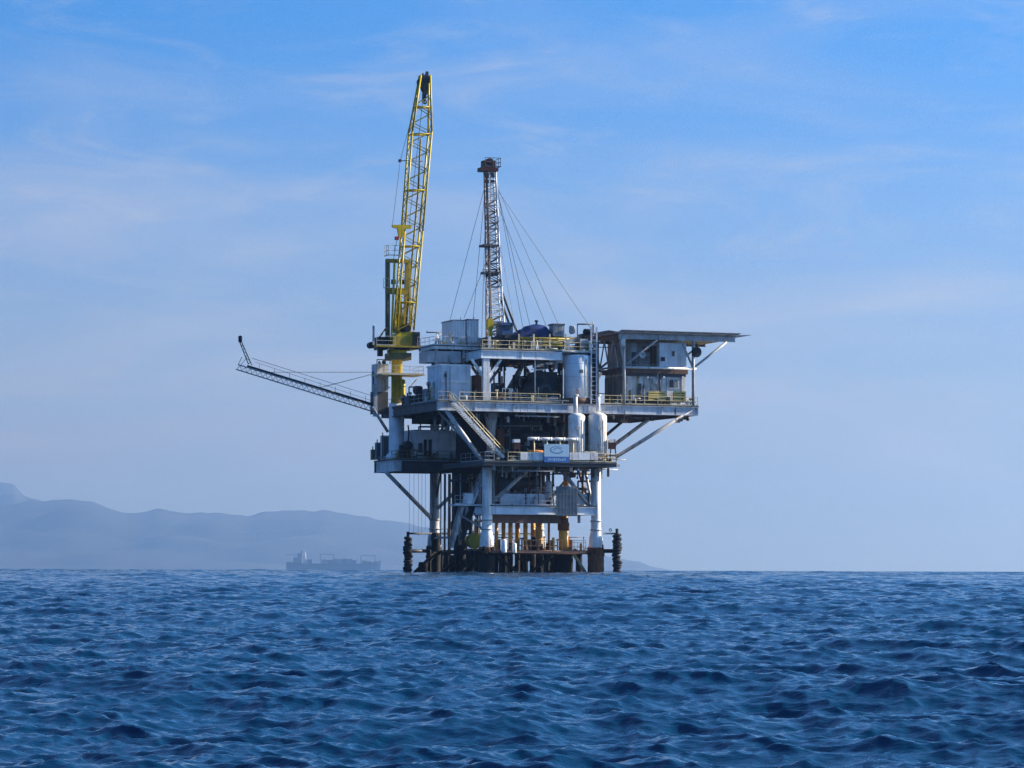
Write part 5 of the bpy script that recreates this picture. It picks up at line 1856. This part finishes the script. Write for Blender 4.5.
def pipe_bank(label, x0, x1, y0, y1, v0, v1, n, seed, base_y):
    rr_ = random.Random(seed)
    o = thing('pipework', label, 'pipework', at((x0 + x1) / 2, base_y, (v0 + v1) / 2))
    for k in range(n):
        v = rr_.uniform(v0, v1)
        xa = rr_.uniform(x0, x1)
        ya = rr_.uniform(y0, y1)
        r = rr_.choice((0.06, 0.08, 0.12, 0.18))
        mt = rr_.choice(('grey_dark', 'steel_dark', 'grey', 'brown', 'blue_grey', 'grey', 'rust'))
        if k % 3 == 0:
            pts = [at(xa, y0, v), at(xa, y1, v)]
        elif k % 3 == 1:
            xb = min(x1, xa + rr_.uniform(12, 40))
            pts = [at(xa, y1, v), at(xa, ya, v), at(xb, ya, v), at(xb, y0, v)]
        else:
            xb = min(x1, xa + rr_.uniform(20, 60))
            pts = [at(xa, ya, v), at(xb, ya, v), at(xb, min(y1, ya + 8), v)]
        pts = [Vector((p_[0], v, p_[2])) for p_ in pts]
        mb = MB().path(pts, r, 8)
        c = pts[len(pts) // 2]
        mb.lathe(c - Vector((0, 0, 0.1)), [(r * 1.9, 0), (r * 1.9, 0.2)], 8)
        part('pipe', mb, mt, o)


pipe_bank('maze of dark pipes between main and lower deck behind the long stair', 476, 600, 413, 460, 1, 9, 34, 5, 460)
pipe_bank('maze of dark pipes below the lower deck above the pale blue beam', 492, 592, 468, 504, 1, 8, 30, 9, 504)
pipe_bank('dark pipes under the main deck corner above the deck house', 412, 470, 412, 430, 9, 16, 14, 13, 430)
pipe_bank('dark drop pipes under the crane deck beside the far leg', 448, 480, 474, 545, 6, 12, 14, 21, 545)

# ------------------------------------------------------------------ cargo ship far off
SD = 12000.0
spx = SD / F_PX
ship_x0 = (287 - 512) / F_PX * SD
sz = -SD * SD / (2 * EARTH)


def sp(px, py):
    """pixel -> ship coordinates: metres from the stern along the hull, metres above the water"""
    return (px - 287) * spx, (570.0 - py) * spx + 6.5


ship = bpy.data.objects.new('cargo_ship', None)
C.objects.link(ship)
ship.location = (ship_x0, SD, sz)
tag(ship, 'distant hazy cargo ship on the horizon below the hills', 'ship')
BASE[ship] = Vector((0, 0, 0))
mb = MB()
L0, hw = 95 * spx, 16.0
secs = []
for px, beam, sheer in ((287.3, 0.75, 562.5), (292, 0.95, 562.6), (305, 1, 563.6), (340, 1, 564.2), (360, 1, 563.8), (372, 0.8, 562.6), (378, 0.45, 561.5), (382, 0.06, 561)):
    x, z = sp(px, sheer)
    xb = x - (4 if px > 377 else 0)
    secs.append([(x, -hw * beam, z), (xb, -hw * beam * 0.85, -3), (xb, hw * beam * 0.85, -3), (x, hw * beam, z)])
vs_ = [p_ for s in secs for p_ in s]
fs = []
for i in range(len(secs) - 1):
    for k in range(4):
        fs.append((i * 4 + k, i * 4 + (k + 1) % 4, (i + 1) * 4 + (k + 1) % 4, (i + 1) * 4 + k))
fs += [(3, 2, 1, 0), tuple(range(len(vs_) - 4, len(vs_)))]
mb.add(vs_, fs)
part('hull', mb, 'ship_hull', ship)


def sbox(name, x0, x1, y0, y1, w, mat, parent=ship):
    a, b = sp(x0, y1), sp(x1, y0)
    return part(name, MB().box(a[0], b[0], -w / 2, w / 2, a[1] - 0.5, b[1]), mat, parent)


sup = sbox('superstructure', 294.5, 303, 558.0, 563.6, 26, 'ship_grey')
sbox('bridge', 298.5, 303.5, 553.5, 557.9, 24, 'ship_grey', sup)
for px in (295.5, 304.5, 312, 345, 358, 379):
    a, b = sp(px, 563), sp(px, 555 if px < 313 else 557.5)
    part('pole_mast', MB().tube((a[0], 0, a[1]), (b[0], 0, b[1]), 0.7, 6), 'ship_hull', ship)
sbox('mast', 302, 302.9, 550.8, 553.4, 2, 'ship_hull', sup)
a, b = sp(306.5, 563), sp(305.8, 552.5)
part('funnel', MB().tube((a[0], 0, a[1]), (b[0], 0, b[1]), 3.2, 12, 2.4), 'ship_white', ship)
sbox('deck_house', 308, 313, 560, 564, 24, 'ship_hull')
a, b = sp(286, 555.4), sp(300, 555.2)
part('crane_jib', MB().tube((a[0], 0, a[1]), (b[0], 0, b[1]), 1.1, 6), 'ship_hull', ship)
x = 322.5
rs = random.Random(5)
while x < 354:
    w = rs.choice((4.1, 5.0, 5.6))
    sbox('container_stack', x, x + w - 0.25, rs.choice((559.2, 560.0, 560.4)), 564, 28, rs.choice(('ship_cargo', 'ship_blue', 'ship_grey', 'ship_hull')))
    x += w
for x0, x1 in ((363, 367.5), (368, 372)):
    sbox('container_stack', x0, x1, 560.6 + (x1 - 367) * 0.2, 563.8, 24, 'ship_cargo')
for x0, x1, y in ((320.8, 334.8, 554.6), (361.3, 376.0, 555.6)):
    a, b, c = sp(x0, 564), sp(x1, 564), sp(x0, y)
    mb = MB()
    mb.box(a[0], a[0] + 2.6, -2, 2, a[1] - 0.5, c[1]).box(b[0] - 2.6, b[0], -2, 2, a[1] - 0.5, c[1]).box(a[0] + 2.7, b[0] - 2.7, -1.2, 1.2, c[1] - 2.4, c[1] - 0.2)
    part('cargo_gantry', mb, 'ship_hull', ship)
